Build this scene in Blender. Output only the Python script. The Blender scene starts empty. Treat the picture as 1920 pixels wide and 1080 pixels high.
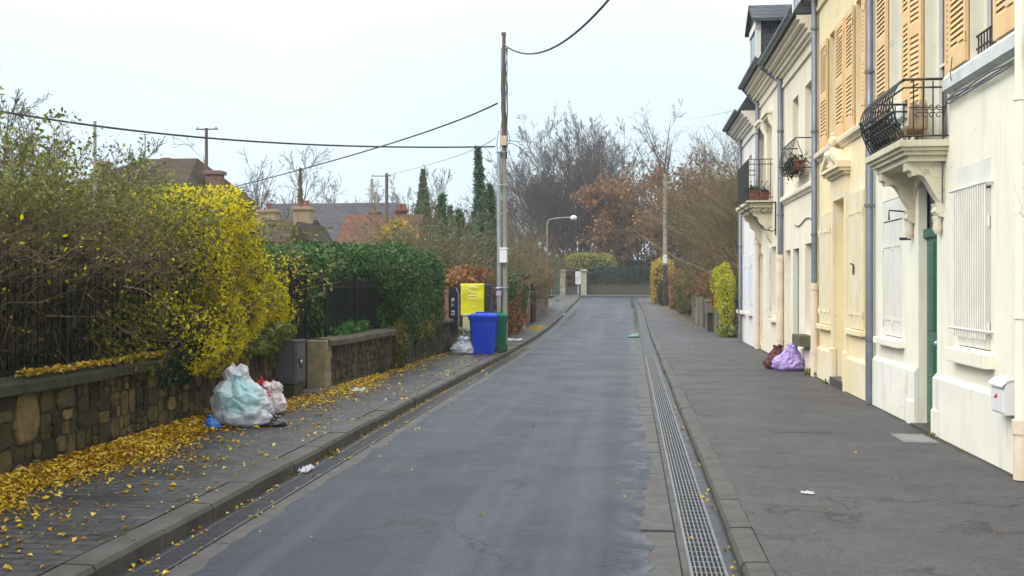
import bpy, bmesh, math, random
import numpy as np
from mathutils import Vector, Matrix, noise as mnoise

# ------------------------------------------------------------------ camera, sky, sun, exposure
SC = bpy.context.scene
COL = SC.collection
FPX, TAN, HC, VX, VY = 2000.0, 222 / 2000.0, 1.8, 1182.0, 533.0   # photo geometry (1920 px wide)
CO = 1 / math.sqrt(1 + TAN * TAN); SI = TAN * CO
R = math.radians

cam_d = bpy.data.cameras.new("camera")
cam = bpy.data.objects.new("camera", cam_d); COL.objects.link(cam)
cam_d.sensor_width = 36; cam_d.lens = 36 * FPX / 1920
cam_d.shift_y = -7 / 1920
cam_d.clip_start = 0.1; cam_d.clip_end = 4000
cam.location = (0, 0, HC); cam.rotation_euler = (R(90), 0, math.atan(TAN))
SC.camera = cam

SC.view_settings.view_transform = 'Standard'; SC.view_settings.look = 'None'
SC.view_settings.exposure = 0.45; SC.view_settings.gamma = 1.0

SUN_EL, SUN_AZ = R(38), R(230)      # azimuth clockwise from +Y: behind the camera, to the left
world = bpy.data.worlds.new("World"); SC.world = world; world.use_nodes = True
wt = world.node_tree; wn = wt.nodes; wl = wt.links
wn.clear()
w_out = wn.new('ShaderNodeOutputWorld'); w_bg = wn.new('ShaderNodeBackground'); w_bg.inputs[1].default_value = 0.1
w_sky = wn.new('ShaderNodeTexSky'); w_sky.sky_type = 'NISHITA'; w_sky.sun_disc = False
w_sky.sun_elevation = SUN_EL; w_sky.sun_rotation = SUN_AZ; w_sky.dust_density = 6; w_sky.air_density = 1.5
w_tc = wn.new('ShaderNodeTexCoord'); w_sep = wn.new('ShaderNodeSeparateXYZ')
wl.new(w_tc.outputs['Generated'], w_sep.inputs[0])
w_ramp = wn.new('ShaderNodeValToRGB'); w_ramp.color_ramp.interpolation = 'B_SPLINE'
el = w_ramp.color_ramp.elements
SKY = [(0.0, (.208, .236, .266)), (.10, (.212, .256, .284)), (.28, (.232, .286, .300)), (.6, (.55, .58, .60)), (1.0, (.80, .82, .85))]
el[0].position = 0; el[1].position = 1
for p, cc in SKY[1:-1]: el.new(p)
for e, (p, cc) in zip(el, SKY): e.position = p; e.color = (*cc, 1)
wl.new(w_sep.outputs[2], w_ramp.inputs[0])
w_ns = wn.new('ShaderNodeTexNoise'); w_ns.inputs['Scale'].default_value = 3.0; w_ns.inputs['Detail'].default_value = 5
wl.new(w_tc.outputs['Generated'], w_ns.inputs['Vector'])
w_mr = wn.new('ShaderNodeMapRange'); w_mr.inputs[3].default_value = 26; w_mr.inputs[4].default_value = 34
wl.new(w_ns.outputs[0], w_mr.inputs[0])
w_mul = wn.new('ShaderNodeVectorMath'); w_mul.operation = 'SCALE'
wl.new(w_ramp.outputs[0], w_mul.inputs[0]); wl.new(w_mr.outputs[0], w_mul.inputs['Scale'])
w_mix = wn.new('ShaderNodeMix'); w_mix.data_type = 'RGBA'; w_mix.inputs[0].default_value = 0.93
wl.new(w_sky.outputs[0], w_mix.inputs[6]); wl.new(w_mul.outputs[0], w_mix.inputs[7])
wl.new(w_mix.outputs[2], w_bg.inputs[0]); wl.new(w_bg.outputs[0], w_out.inputs[0])

sun_d = bpy.data.lights.new("sun", 'SUN'); sun_d.energy = 1.5; sun_d.angle = R(30); sun_d.color = (1, .93, .80)
sun = bpy.data.objects.new("sun", sun_d); COL.objects.link(sun)
sun.rotation_euler = Vector((-math.sin(SUN_AZ) * math.cos(SUN_EL), -math.cos(SUN_AZ) * math.cos(SUN_EL), -math.sin(SUN_EL))).to_track_quat('-Z', 'Y').to_euler()
sun.location = (-20, -20, 30)
SC.cycles.max_bounces = 6; SC.cycles.diffuse_bounces = 4; SC.cycles.glossy_bounces = 2
SC.cycles.transmission_bounces = 2; SC.cycles.transparent_max_bounces = 6; SC.cycles.volume_bounces = 1
SC.cycles.use_denoising = True

# ------------------------------------------------------------------ measuring helpers
def px_wall(px, X):
    """distance along the street where a column of the photo meets the plane x = X"""
    d = FPX * X / (CO * (px - VX)); return (d + X * SI) / CO
def px_depth(px, py, Y):
    """point at street distance Y seen at a photo position"""
    k = (px - VX) * CO / FPX; d = Y * CO / (1 + k * SI)
    return Vector((k * d, Y, HC - (py - VY) * d / FPX))
GP = np.array([(-500, 0), (36, 0), (45, .07), (56, .36), (72, .66), (90, .80), (140, .95), (1500, 2.0)], float)
def gz(y):
    ys = np.asarray(y, float); acc = 0
    for o in (-4, -2, 0, 2, 4): acc = acc + np.interp(ys + o, GP[:, 0], GP[:, 1])
    return acc / 5
def gzf(y): return float(gz(y))
KL = [(-10, -3.16), (15, -3.15), (26, -3.05), (36, -3.08), (56, -3.3), (72, -3.55), (84, -3.9)]
KR = [(-10, .68), (20, .68), (36, .68), (56, .69), (70, .5)]
def kl(y): return np.interp(y, [a for a, b in KL], [b for a, b in KL])
def kr(y): return np.interp(y, [a for a, b in KR], [b for a, b in KR])
RNG = np.random.default_rng(7); random.seed(7)

# ------------------------------------------------------------------ object helpers
WLOC = {}
def wloc(o): return WLOC.get(o.name, Vector((0, 0, 0)))
def tag(o, label=None, cat=None, group=None, kind=None):
    if label: o['label'] = label
    if cat: o['category'] = cat
    if group: o['group'] = group
    if kind: o['kind'] = kind
    return o
def thing(name, label, cat, loc, group=None):
    o = bpy.data.objects.new(name, None); COL.objects.link(o)
    o.location = loc; o.empty_display_size = .2; WLOC[o.name] = Vector(loc)
    return tag(o, label, cat, group)
def link_mesh(name, V, me, parent):
    o = bpy.data.objects.new(name, me); COL.objects.link(o)
    return o
def np_mesh(name, V, F, mat, parent=None, smooth=False, origin=None):
    """mesh object from world-space vertices and an array of equal-sized faces"""
    V = np.asarray(V, np.float64); F = np.asarray(F, np.int64)
    if parent is not None: org = np.array(wloc(parent))
    elif origin is not None: org = np.array(origin, float)
    else:
        lo, hi = V.min(0), V.max(0); org = np.array([(lo[0] + hi[0]) / 2, (lo[1] + hi[1]) / 2, lo[2]])
    me = bpy.data.meshes.new(name)
    n, k = F.shape
    me.vertices.add(len(V)); me.vertices.foreach_set('co', (V - org).astype(np.float32).ravel())
    me.loops.add(n * k); me.loops.foreach_set('vertex_index', F.astype(np.int32).ravel())
    me.polygons.add(n); me.polygons.foreach_set('loop_start', np.arange(0, n * k, k, dtype=np.int32))
    if smooth: me.polygons.foreach_set('use_smooth', np.ones(n, bool))
    me.update(calc_edges=True); me.validate()
    me.materials.append(mat)
    o = bpy.data.objects.new(name, me); COL.objects.link(o)
    if parent is not None: o.parent = parent
    else: o.location = org
    WLOC[o.name] = Vector(org)
    return o
class MB:
    def __init__(s): s.v = []; s.f = []; s.sm = []; s.M = None
    def add(s, vs, fs, smooth=False):
        b = len(s.v)
        for p in vs:
            p = Vector(p); s.v.append(s.M @ p if s.M is not None else p)
        for f in fs: s.f.append([b + i for i in f]); s.sm.append(smooth)
        return s
    def box(s, x0, x1, y0, y1, z0, z1):
        return s.add([(x0, y0, z0), (x1, y0, z0), (x1, y1, z0), (x0, y1, z0), (x0, y0, z1), (x1, y0, z1), (x1, y1, z1), (x0, y1, z1)],
                     [(0, 3, 2, 1), (4, 5, 6, 7), (0, 1, 5, 4), (1, 2, 6, 5), (2, 3, 7, 6), (3, 0, 4, 7)])
    def bbox(s, x0, x1, y0, y1, z0, z1, b=.01):
        """box with chamfered edges"""
        bm = bmesh.new(); bmesh.ops.create_cube(bm, size=1)
        for v in bm.verts: v.co = Vector(((x0 + x1) / 2 + v.co.x * (x1 - x0), (y0 + y1) / 2 + v.co.y * (y1 - y0), (z0 + z1) / 2 + v.co.z * (z1 - z0)))
        bmesh.ops.bevel(bm, geom=bm.edges[:], offset=b, segments=2, affect='EDGES', profile=.6)
        bm.verts.index_update()
        s.add([v.co.copy() for v in bm.verts], [[v.index for v in f.verts] for f in bm.faces]); bm.free(); return s
    def quad(s, a, b, c, d): return s.add([a, b, c, d], [(0, 1, 2, 3)])
    def tube(s, pts, r, n=8, cap=True):
        pts = [Vector(p) for p in pts]; N = len(pts)
        rs = r if isinstance(r, (list, tuple)) else [r] * N
        vs = []; prev = None
        for i, p in enumerate(pts):
            t = (pts[min(i + 1, N - 1)] - pts[max(i - 1, 0)])
            t = t.normalized() if t.length > 1e-9 else Vector((0, 0, 1))
            if prev is None:
                a = Vector((0, 0, 1)) if abs(t.z) < .9 else Vector((1, 0, 0)); u = t.cross(a).normalized()
            else:
                u = prev - t * prev.dot(t); u = u.normalized() if u.length > 1e-6 else t.orthogonal().normalized()
            prev = u; w = t.cross(u)
            for k in range(n):
                a = 2 * math.pi * k / n; vs.append(p + (u * math.cos(a) + w * math.sin(a)) * rs[i])
        fs = []
        for i in range(N - 1):
            for k in range(n): fs.append((i * n + k, i * n + (k + 1) % n, (i + 1) * n + (k + 1) % n, (i + 1) * n + k))
        s.add(vs, fs, True)
        if cap:
            s.add(vs[:n], [tuple(range(n - 1, -1, -1))]); s.add(vs[-n:], [tuple(range(n))])
        return s
    def lathe(s, c, prof, n=16):
        c = Vector(c); vs = []; m = len(prof)
        for r, z in prof:
            for k in range(n):
                a = 2 * math.pi * k / n; vs.append(c + Vector((r * math.cos(a), r * math.sin(a), z)))
        fs = [(i * n + k, i * n + (k + 1) % n, (i + 1) * n + (k + 1) % n, (i + 1) * n + k) for i in range(m - 1) for k in range(n)]
        s.add(vs, fs, True)
        s.add(vs[:n], [tuple(range(n - 1, -1, -1))]); s.add(vs[-n:], [tuple(range(n))]); return s
    def prism(s, poly, a, b, axis='y'):
        """extrude a 2-D outline: axis y -> poly in (x,z); axis x -> poly in (y,z); axis z -> (x,y)"""
        def P(p, t): return (p[0], t, p[1]) if axis == 'y' else ((t, p[0], p[1]) if axis == 'x' else (p[0], p[1], t))
        n = len(poly); vs = [P(p, a) for p in poly] + [P(p, b) for p in poly]
        fs = [tuple(range(n)), tuple(range(2 * n - 1, n - 1, -1))] + [(i, i + n, (i + 1) % n + n, (i + 1) % n) for i in range(n)]
        return s.add(vs, fs)
    def ball(s, c, r, sx=1, sy=1, sz=1, n=12, m=8):
        c = Vector(c); vs = []
        for i in range(m + 1):
            ph = math.pi * i / m
            for k in range(n):
                a = 2 * math.pi * k / n
                vs.append(c + Vector((r * sx * math.sin(ph) * math.cos(a), r * sy * math.sin(ph) * math.sin(a), r * sz * math.cos(ph))))
        return s.add(vs, [(i * n + k, (i + 1) * n + k, (i + 1) * n + (k + 1) % n, i * n + (k + 1) % n) for i in range(m) for k in range(n)], True)
    def build(s, name, mat, parent=None, origin=None, recalc=True):
        if parent is not None: org = wloc(parent)
        elif origin is not None: org = Vector(origin)
        else:
            A = np.array([tuple(p) for p in s.v]); lo, hi = A.min(0), A.max(0)
            org = Vector(((lo[0] + hi[0]) / 2, (lo[1] + hi[1]) / 2, lo[2]))
        me = bpy.data.meshes.new(name)
        me.from_pydata([p - org for p in s.v], [], s.f)
        me.polygons.foreach_set('use_smooth', s.sm)
        if recalc:
            bm = bmesh.new(); bm.from_mesh(me); bmesh.ops.recalc_face_normals(bm, faces=bm.faces); bm.to_mesh(me); bm.free()
        me.update(); me.materials.append(mat)
        o = bpy.data.objects.new(name, me); COL.objects.link(o)
        if parent is not None: o.parent = parent
        else: o.location = org
        WLOC[o.name] = org.copy() if isinstance(org, Vector) else Vector(org)
        return o
def copy_tree(o, parent=None):
    c = o.copy(); COL.objects.link(c)
    if parent is not None: c.parent = parent
    WLOC[c.name] = wloc(o).copy()
    for ch in list(o.children): copy_tree(ch, c)
    return c

# ------------------------------------------------------------------ materials
class NT:
    def __init__(s, m): s.t = m.node_tree; s.n = s.t.nodes; s.l = s.t.links; s.b = s.n.get('Principled BSDF')
    def new(s, t, **k):
        n = s.n.new(t)
        for a, v in k.items(): setattr(n, a, v)
        return n
    def coord(s, kind='Object', scale=(1, 1, 1), rot=(0, 0, 0)):
        if kind == 'World': o = s.new('ShaderNodeNewGeometry').outputs['Position']
        else: o = s.new('ShaderNodeTexCoord').outputs[kind]
        mp = s.new('ShaderNodeMapping'); mp.inputs['Scale'].default_value = scale; mp.inputs['Rotation'].default_value = rot
        s.l.new(o, mp.inputs[0]); return mp.outputs[0]
    def noise(s, co, scale, detail=5, rough=.6):
        n = s.new('ShaderNodeTexNoise'); n.inputs['Scale'].default_value = scale; n.inputs['Detail'].default_value = detail
        n.inputs['Roughness'].default_value = rough; s.l.new(co, n.inputs['Vector']); return n.outputs[0]
    def voro(s, co, scale, feature='F1', out='Distance'):
        n = s.new('ShaderNodeTexVoronoi', feature=feature); n.inputs['Scale'].default_value = scale
        s.l.new(co, n.inputs['Vector']); return n.outputs[out]
    def island(s): return s.new('ShaderNodeNewGeometry').outputs['Random Per Island']
    def ramp(s, fac, stops):
        r = s.new('ShaderNodeValToRGB'); e = r.color_ramp.elements
        while len(e) < len(stops): e.new(.5)
        for el_, (p, c) in zip(e, stops):
            el_.position = p; el_.color = (*c, 1) if len(c) == 3 else c
        s.l.new(fac, r.inputs[0]); return r.outputs[0]
    def rng(s, fac, a, b, c=0., d=1.):
        m = s.new('ShaderNodeMapRange'); m.inputs[1].default_value = a; m.inputs[2].default_value = b
        m.inputs[3].default_value = c; m.inputs[4].default_value = d; s.l.new(fac, m.inputs[0]); return m.outputs[0]
    def math(s, op, a, b):
        m = s.new('ShaderNodeMath', operation=op)
        for i, x in enumerate((a, b)):
            if isinstance(x, (int, float)): m.inputs[i].default_value = x
            else: s.l.new(x, m.inputs[i])
        return m.outputs[0]
    def mix(s, fac, a, b, mode='MIX'):
        m = s.new('ShaderNodeMix', data_type='RGBA', blend_type=mode)
        for i, x in ((0, fac), (6, a), (7, b)):
            if isinstance(x, (int, float)): m.inputs[i].default_value = x
            elif isinstance(x, tuple): m.inputs[i].default_value = (*x, 1)
            else: s.l.new(x, m.inputs[i])
        return m.outputs[2]
    def bump(s, h, strength=.3, dist=.02):
        b = s.new('ShaderNodeBump'); b.inputs['Strength'].default_value = strength; b.inputs['Distance'].default_value = dist
        s.l.new(h, b.inputs['Height'])
        cur = s.b.inputs['Normal'].links
        if cur: s.l.new(cur[0].from_socket, b.inputs['Normal'])
        s.l.new(b.outputs[0], s.b.inputs['Normal'])
    def set(s, color=None, rough=None, **k):
        for key, x in (('Base Color', color), ('Roughness', rough)):
            if x is None: continue
            if isinstance(x, tuple): s.b.inputs[key].default_value = (*x, 1)
            elif isinstance(x, (int, float)): s.b.inputs[key].default_value = x
            else: s.l.new(x, s.b.inputs[key])
        for a, v in k.items(): s.b.inputs[a.replace('_', ' ')].default_value = v
def newmat(name):
    m = bpy.data.materials.new(name); m.use_nodes = True; return m, NT(m)
def lerp3(a, b, t): return tuple(x + (y - x) * t for x, y in zip(a, b))
def pm(name, c1, c2=None, scale=6, rough=.7, bump=.15, bscale=60, dist=.01, coord='World', metal=0., spec=.4, speck=None, island=0., stretch=(1, 1, 1), **k):
    """plain weathered material: two colours mixed by noise, fine bump, optional per-piece variation"""
    m, t = newmat(name); c2 = c2 or tuple(x * .75 for x in c1)
    co = t.coord(coord, stretch)
    f = t.rng(t.noise(co, scale, 6, .65), .3, .7)
    if island: f = t.math('ADD', t.math('MULTIPLY', f, 1 - island), t.math('MULTIPLY', t.island(), island))
    col = t.mix(f, c1, c2)
    t.set(color=col, rough=t.rng(t.noise(co, scale * 3, 4), .3, .7, max(.05, rough - .1), min(1, rough + .1)), Metallic=metal, Specular_IOR_Level=spec, **k)
    if bump: t.bump(t.noise(co, bscale, 4), bump, dist)
    return m
def leafmat(name, stops, rough=.5, nscale=1.2, nmix=.35, trans=.25):
    m, t = newmat(name); co = t.coord('World')
    f = t.math('ADD', t.math('MULTIPLY', t.island(), 1 - nmix), t.math('MULTIPLY', t.rng(t.noise(co, nscale, 4), .28, .72), nmix))
    col = t.ramp(f, stops); t.set(color=col, rough=rough, Specular_IOR_Level=.3)
    if trans:
        tr = t.new('ShaderNodeBsdfTranslucent'); t.l.new(col, tr.inputs[0])
        mx = t.new('ShaderNodeMixShader'); mx.inputs[0].default_value = trans
        out = t.n.get('Material Output'); t.l.new(t.b.outputs[0], mx.inputs[1]); t.l.new(tr.outputs[0], mx.inputs[2]); t.l.new(mx.outputs[0], out.inputs[0])
    return m
def stucco(name, c, stain, amount=.5, coarse=90):
    m, t = newmat(name); co = t.coord('World')
    base = t.mix(t.rng(t.noise(co, 1.3, 6, .65), .3, .7), c, lerp3(c, stain, .22))
    cs = t.coord('World', (3.2, 3.2, .55))
    st = t.rng(t.noise(cs, 1.1, 7, .7), .52, .78, 0, amount)
    base = t.mix(st, base, stain)
    fl = t.rng(t.noise(co, 9, 5, .75), .66, .72, 0, amount * .5)
    base = t.mix(fl, base, lerp3(stain, (.2, .19, .17), .5))
    pt = t.rng(t.noise(t.coord('World', (1, 1, 1.3)), .75, 2, .4), .60, .63, 0, .5)      # repaired patches
    base = t.mix(pt, base, lerp3(c, (.74, .73, .70), .5))
    wv = t.new('ShaderNodeVectorMath', operation='ADD'); t.l.new(co, wv.inputs[0]); nz = t.new('ShaderNodeTexNoise'); nz.inputs['Scale'].default_value = 2.5; t.l.new(co, nz.inputs['Vector']); t.l.new(nz.outputs[1], wv.inputs[1])
    ck = t.math('MULTIPLY', t.rng(t.voro(wv.outputs[0], .8, 'DISTANCE_TO_EDGE'), 0, .007, 1, 0), t.rng(t.noise(co, .9, 2), .52, .58, 0, .5))
    base = t.mix(ck, base, (.16, .14, .11))
    t.set(color=base, rough=.85, Specular_IOR_Level=.2)
    t.bump(t.noise(co, 2.2, 5), .25, .03); t.bump(t.noise(co, coarse, 4), .35, .008)
    return m
M = {}
M['wall_white'] = stucco('white_render', (.83, .80, .68), (.52, .49, .39), .55)
M['wall_cream'] = stucco('cream_render', (.84, .71, .46), (.52, .42, .24), .6)
M['wall_off'] = stucco('ivory_render', (.82, .75, .61), (.46, .41, .33), .5)
M['wall_off2'] = stucco('pale_render', (.78, .73, .67), (.48, .44, .38), .5)
M['wall_lilac'] = stucco('greyish_render', (.77, .75, .74), (.5, .47, .42), .5)
M['plinth_white'] = stucco('white_plinth_render', (.80, .78, .71), (.42, .40, .34), .8, 50)
M['plinth_cream'] = stucco('cream_plinth_render', (.78, .67, .46), (.42, .34, .22), .75, 50)
M['stone_trim'] = stucco('carved_limestone', (.66, .60, .46), (.28, .25, .17), .8, 60)
M['trim_grey'] = pm('grey_white_trim', (.66, .68, .68), (.5, .51, .5), 3, .7, .2, 50)
M['orange_paint'] = pm('faded_orange_paint', (.80, .58, .31), (.70, .44, .20), 5, .6, .2, 40, island=.35, stretch=(1, 1, .4))
M['cream_paint'] = pm('cream_shutter_paint', (.80, .72, .52), (.68, .58, .38), 3, .55, .12, 40, island=.2)
M['white_paint'] = pm('white_shutter_paint', (.78, .77, .72), (.64, .62, .56), 3, .5, .1, 40, island=.2)
M['bluish_paint'] = pm('bluish_white_paint', (.74, .77, .82), (.62, .65, .7), 3, .5, .1, 40, island=.2)
M['green_paint'] = pm('dark_green_door_paint', (.02, .13, .075), (.014, .085, .05), 4, .35, .1, 40)
M['zinc'] = pm('blue_grey_zinc', (.20, .215, .26), (.13, .14, .17), 3, .45, .1, 30, metal=.35)
M['pipe_cream'] = pm('painted_pipe', (.76, .66, .52), (.60, .48, .38), 4, .6, .15, 40)
M['slate'] = None
M['iron'] = pm('black_wrought_iron', (.012, .013, .016), (.03, .028, .026), 12, .45, .2, 60, spec=.5)
M['iron_green'] = pm('dark_iron_fence_paint', (.006, .008, .008), (.012, .013, .011), 8, .6, .2, 60, spec=.12)
M['glass'] = pm('dark_window_glass', (.05, .055, .06), (.035, .04, .045), 2, .08, 0, spec=.6)
M['dark_room'] = pm('shaded_interior', (.12, .11, .10), (.07, .065, .06), 2, .8, 0)
M['terracotta'] = pm('terracotta_pot_clay', (.30, .10, .055), (.18, .07, .045), 8, .75, .2, 50)
M['plastic_white'] = pm('white_enamel', (.75, .75, .77), (.66, .66, .68), 3, .35, .03, 50)
M['red'] = pm('red_plastic', (.65, .04, .03), (.5, .03, .03), 4, .4, .05, 40)
M['blue_bin'] = pm('blue_bin_plastic', (.008, .045, .62), (.012, .06, .52), 4, .5, .06, 120, spec=.2)
M['green_bin'] = pm('green_bin_plastic', (.006, .15, .06), (.01, .11, .05), 4, .5, .06, 120, spec=.2)
M['rubber'] = pm('black_rubber', (.02, .02, .022), (.035, .034, .033), 10, .7, .1, 80)
M['yellow_sheet'] = pm('yellow_plastic_sheet', (.62, .58, .015), (.52, .48, .015), 3, .35, .35, 7, .03)
M['pale_yellow'] = pm('pale_yellow_panel', (.66, .64, .36), (.56, .54, .30), 3, .6, .08, 50)
M['dark_cabinet'] = pm('blue_black_cabinet', (.015, .018, .03), (.03, .03, .045), 4, .4, .06, 60)
M['meter'] = pm('dark_grey_meter_cabinet', (.055, .052, .058), (.08, .075, .078), 5, .55, .1, 60)
M['galv'] = pm('galvanised_steel', (.42, .44, .48), (.30, .32, .36), 8, .38, .05, 60, metal=.6)
M['pole_wood'] = pm('weathered_pole_wood', (.17, .12, .095), (.085, .06, .05), 9, .85, .5, 30, .01, stretch=(6, 6, .5))
M['pole_wood2'] = pm('grey_pole_wood', (.34, .32, .28), (.22, .20, .18), 9, .85, .5, 30, .01, stretch=(6, 6, .5))
M['pole_dark'] = pm('tarred_wood', (.05, .035, .03), (.03, .022, .02), 9, .85, .5, 30, .01, stretch=(6, 6, .5))
M['cable'] = pm('black_cable', (.02, .02, .028), (.03, .03, .036), 6, .6, 0)
M['cable_grey'] = pm('grey_cable', (.12, .12, .14), (.09, .09, .11), 6, .6, 0)
M['beige_box'] = pm('beige_plastic', (.62, .46, .34), (.5, .38, .28), 5, .55, .05, 60)
M['soil'] = pm('soil', (.05, .035, .022), (.03, .024, .016), 4, .95, .6, 30, .03)
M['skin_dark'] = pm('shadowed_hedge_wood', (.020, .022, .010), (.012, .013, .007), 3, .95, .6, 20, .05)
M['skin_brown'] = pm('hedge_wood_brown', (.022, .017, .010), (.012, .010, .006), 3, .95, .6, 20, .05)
def make_slate(name, a, b, c, row=.16, wid=.24):
    m, t = newmat(name)
    geo = t.new('ShaderNodeNewGeometry'); sp = t.new('ShaderNodeSeparateXYZ'); t.l.new(geo.outputs['Position'], sp.inputs[0])
    cb = t.new('ShaderNodeCombineXYZ'); t.l.new(t.math('ADD', sp.outputs[1], t.math('MULTIPLY', sp.outputs[0], .6)), cb.inputs[0])
    t.l.new(sp.outputs[2], cb.inputs[1])
    br = t.new('ShaderNodeTexBrick'); t.l.new(cb.outputs[0], br.inputs['Vector'])
    br.inputs['Scale'].default_value = 1; br.inputs['Brick Width'].default_value = wid; br.inputs['Row Height'].default_value = row
    br.inputs['Mortar Size'].default_value = .012; br.inputs['Mortar Smooth'].default_value = .3; br.inputs['Bias'].default_value = 0
    br.inputs['Color1'].default_value = (*a, 1); br.inputs['Color2'].default_value = (*b, 1); br.inputs['Mortar'].default_value = (*c, 1)
    co = t.coord('World')
    col = t.mix(t.rng(t.noise(co, 1.7, 6, .7), .35, .7, 0, .7), br.outputs[0], lerp3(b, (.10, .11, .06), .4))
    t.set(color=col, rough=.9, Specular_IOR_Level=.08); t.bump(br.outputs[1], -.8, .02); t.bump(t.noise(co, 30, 4), .2, .01)
    return m
M['slate'] = make_slate('slate_tiles', (.10, .105, .13), (.065, .07, .09), (.025, .025, .03))
M['tile_grey'] = make_slate('grey_roof_tiles', (.085, .078, .10), (.055, .05, .065), (.02, .018, .024), .32, .3)
M['tile_red'] = make_slate('red_brown_roof_tiles', (.16, .065, .042), (.10, .05, .038), (.04, .022, .018), .3, .3)
M['tile_brown'] = make_slate('brown_roof_tiles', (.075, .045, .033), (.045, .032, .026), (.015, .012, .010), .28, .28)
def make_brick(name, a, b, c):
    m, t = newmat(name)
    geo = t.new('ShaderNodeNewGeometry'); sp = t.new('ShaderNodeSeparateXYZ'); t.l.new(geo.outputs['Position'], sp.inputs[0])
    cb = t.new('ShaderNodeCombineXYZ'); t.l.new(t.math('ADD', sp.outputs[1], sp.outputs[0]), cb.inputs[0]); t.l.new(sp.outputs[2], cb.inputs[1])
    br = t.new('ShaderNodeTexBrick'); t.l.new(cb.outputs[0], br.inputs['Vector'])
    br.inputs['Scale'].default_value = 1; br.inputs['Brick Width'].default_value = .23; br.inputs['Row Height'].default_value = .075
    br.inputs['Mortar Size'].default_value = .008
    br.inputs['Color1'].default_value = (*a, 1); br.inputs['Color2'].default_value = (*b, 1); br.inputs['Mortar'].default_value = (*c, 1)
    co = t.coord('World')
    col = t.mix(t.rng(t.noise(co, 2.2, 6, .7), .4, .75, 0, .7), br.outputs[0], (.07, .055, .04))
    t.set(color=col, rough=.85); t.bump(br.outputs[1], -.7, .01); t.bump(t.noise(co, 50, 4), .3, .01)
    return m
M['brick'] = make_brick('red_brick', (.30, .10, .06), (.20, .07, .05), (.22, .18, .15))
def make_stone(name, stops, moss=.5):
    m, t = newmat(name); co = t.coord('World')
    col = t.ramp(t.island(), stops)
    col = t.mix(t.rng(t.noise(co, 11, 6, .7), .35, .7, 0, .55), col, lerp3(stops[0][1], (.03, .028, .018), .5))
    col = t.mix(t.rng(t.noise(co, 2.4, 6, .7), .46, .66, 0, moss), col, (.028, .030, .010))
    col = t.mix(t.rng(t.noise(co, 2.1, 7, .8), .50, .62, 0, .85), col, (.009, .008, .004))
    t.set(color=col, rough=.9, Specular_IOR_Level=.25); t.bump(t.noise(co, 14, 7, .7), .7, .03); t.bump(t.noise(co, 70, 4), .4, .008)
    return m
M['rubble'] = make_stone('mossy_rubble_stone', [(0, (.022, .017, .007)), (.3, (.075, .056, .02)), (.55, (.16, .115, .042)), (.75, (.05, .042, .017)), (1, (.28, .195, .07))])
M['rubble_grey'] = make_stone('grey_rubble_stone', [(0, (.030, .025, .016)), (.4, (.065, .053, .034)), (.7, (.09, .072, .042)), (1, (.13, .10, .055))], .4)
M['mortar'] = pm('dark_mortar', (.040, .033, .019), (.014, .012, .007), 4, .95, .8, 24, .03)
M['coping'] = pm('mossy_coping_stone', (.045, .042, .018), (.016, .018, .007), 4, .9, .6, 22, .02, speck=1)
M['coping_grey'] = pm('weathered_coping_stone', (.10, .085, .058), (.04, .036, .02), 4, .9, .6, 22, .02)
M['pier'] = pm('yellow_pier_stone', (.30, .23, .13), (.13, .11, .065), 5, .9, .6, 18, .02)
M['pier_pale'] = pm('pale_pier_stone', (.40, .37, .29), (.22, .20, .15), 3, .9, .5, 18, .02)
M['bench_stone'] = pm('mossy_stone_ledge', (.13, .125, .08), (.06, .06, .035), 7, .9, .6, 25, .02)
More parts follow.
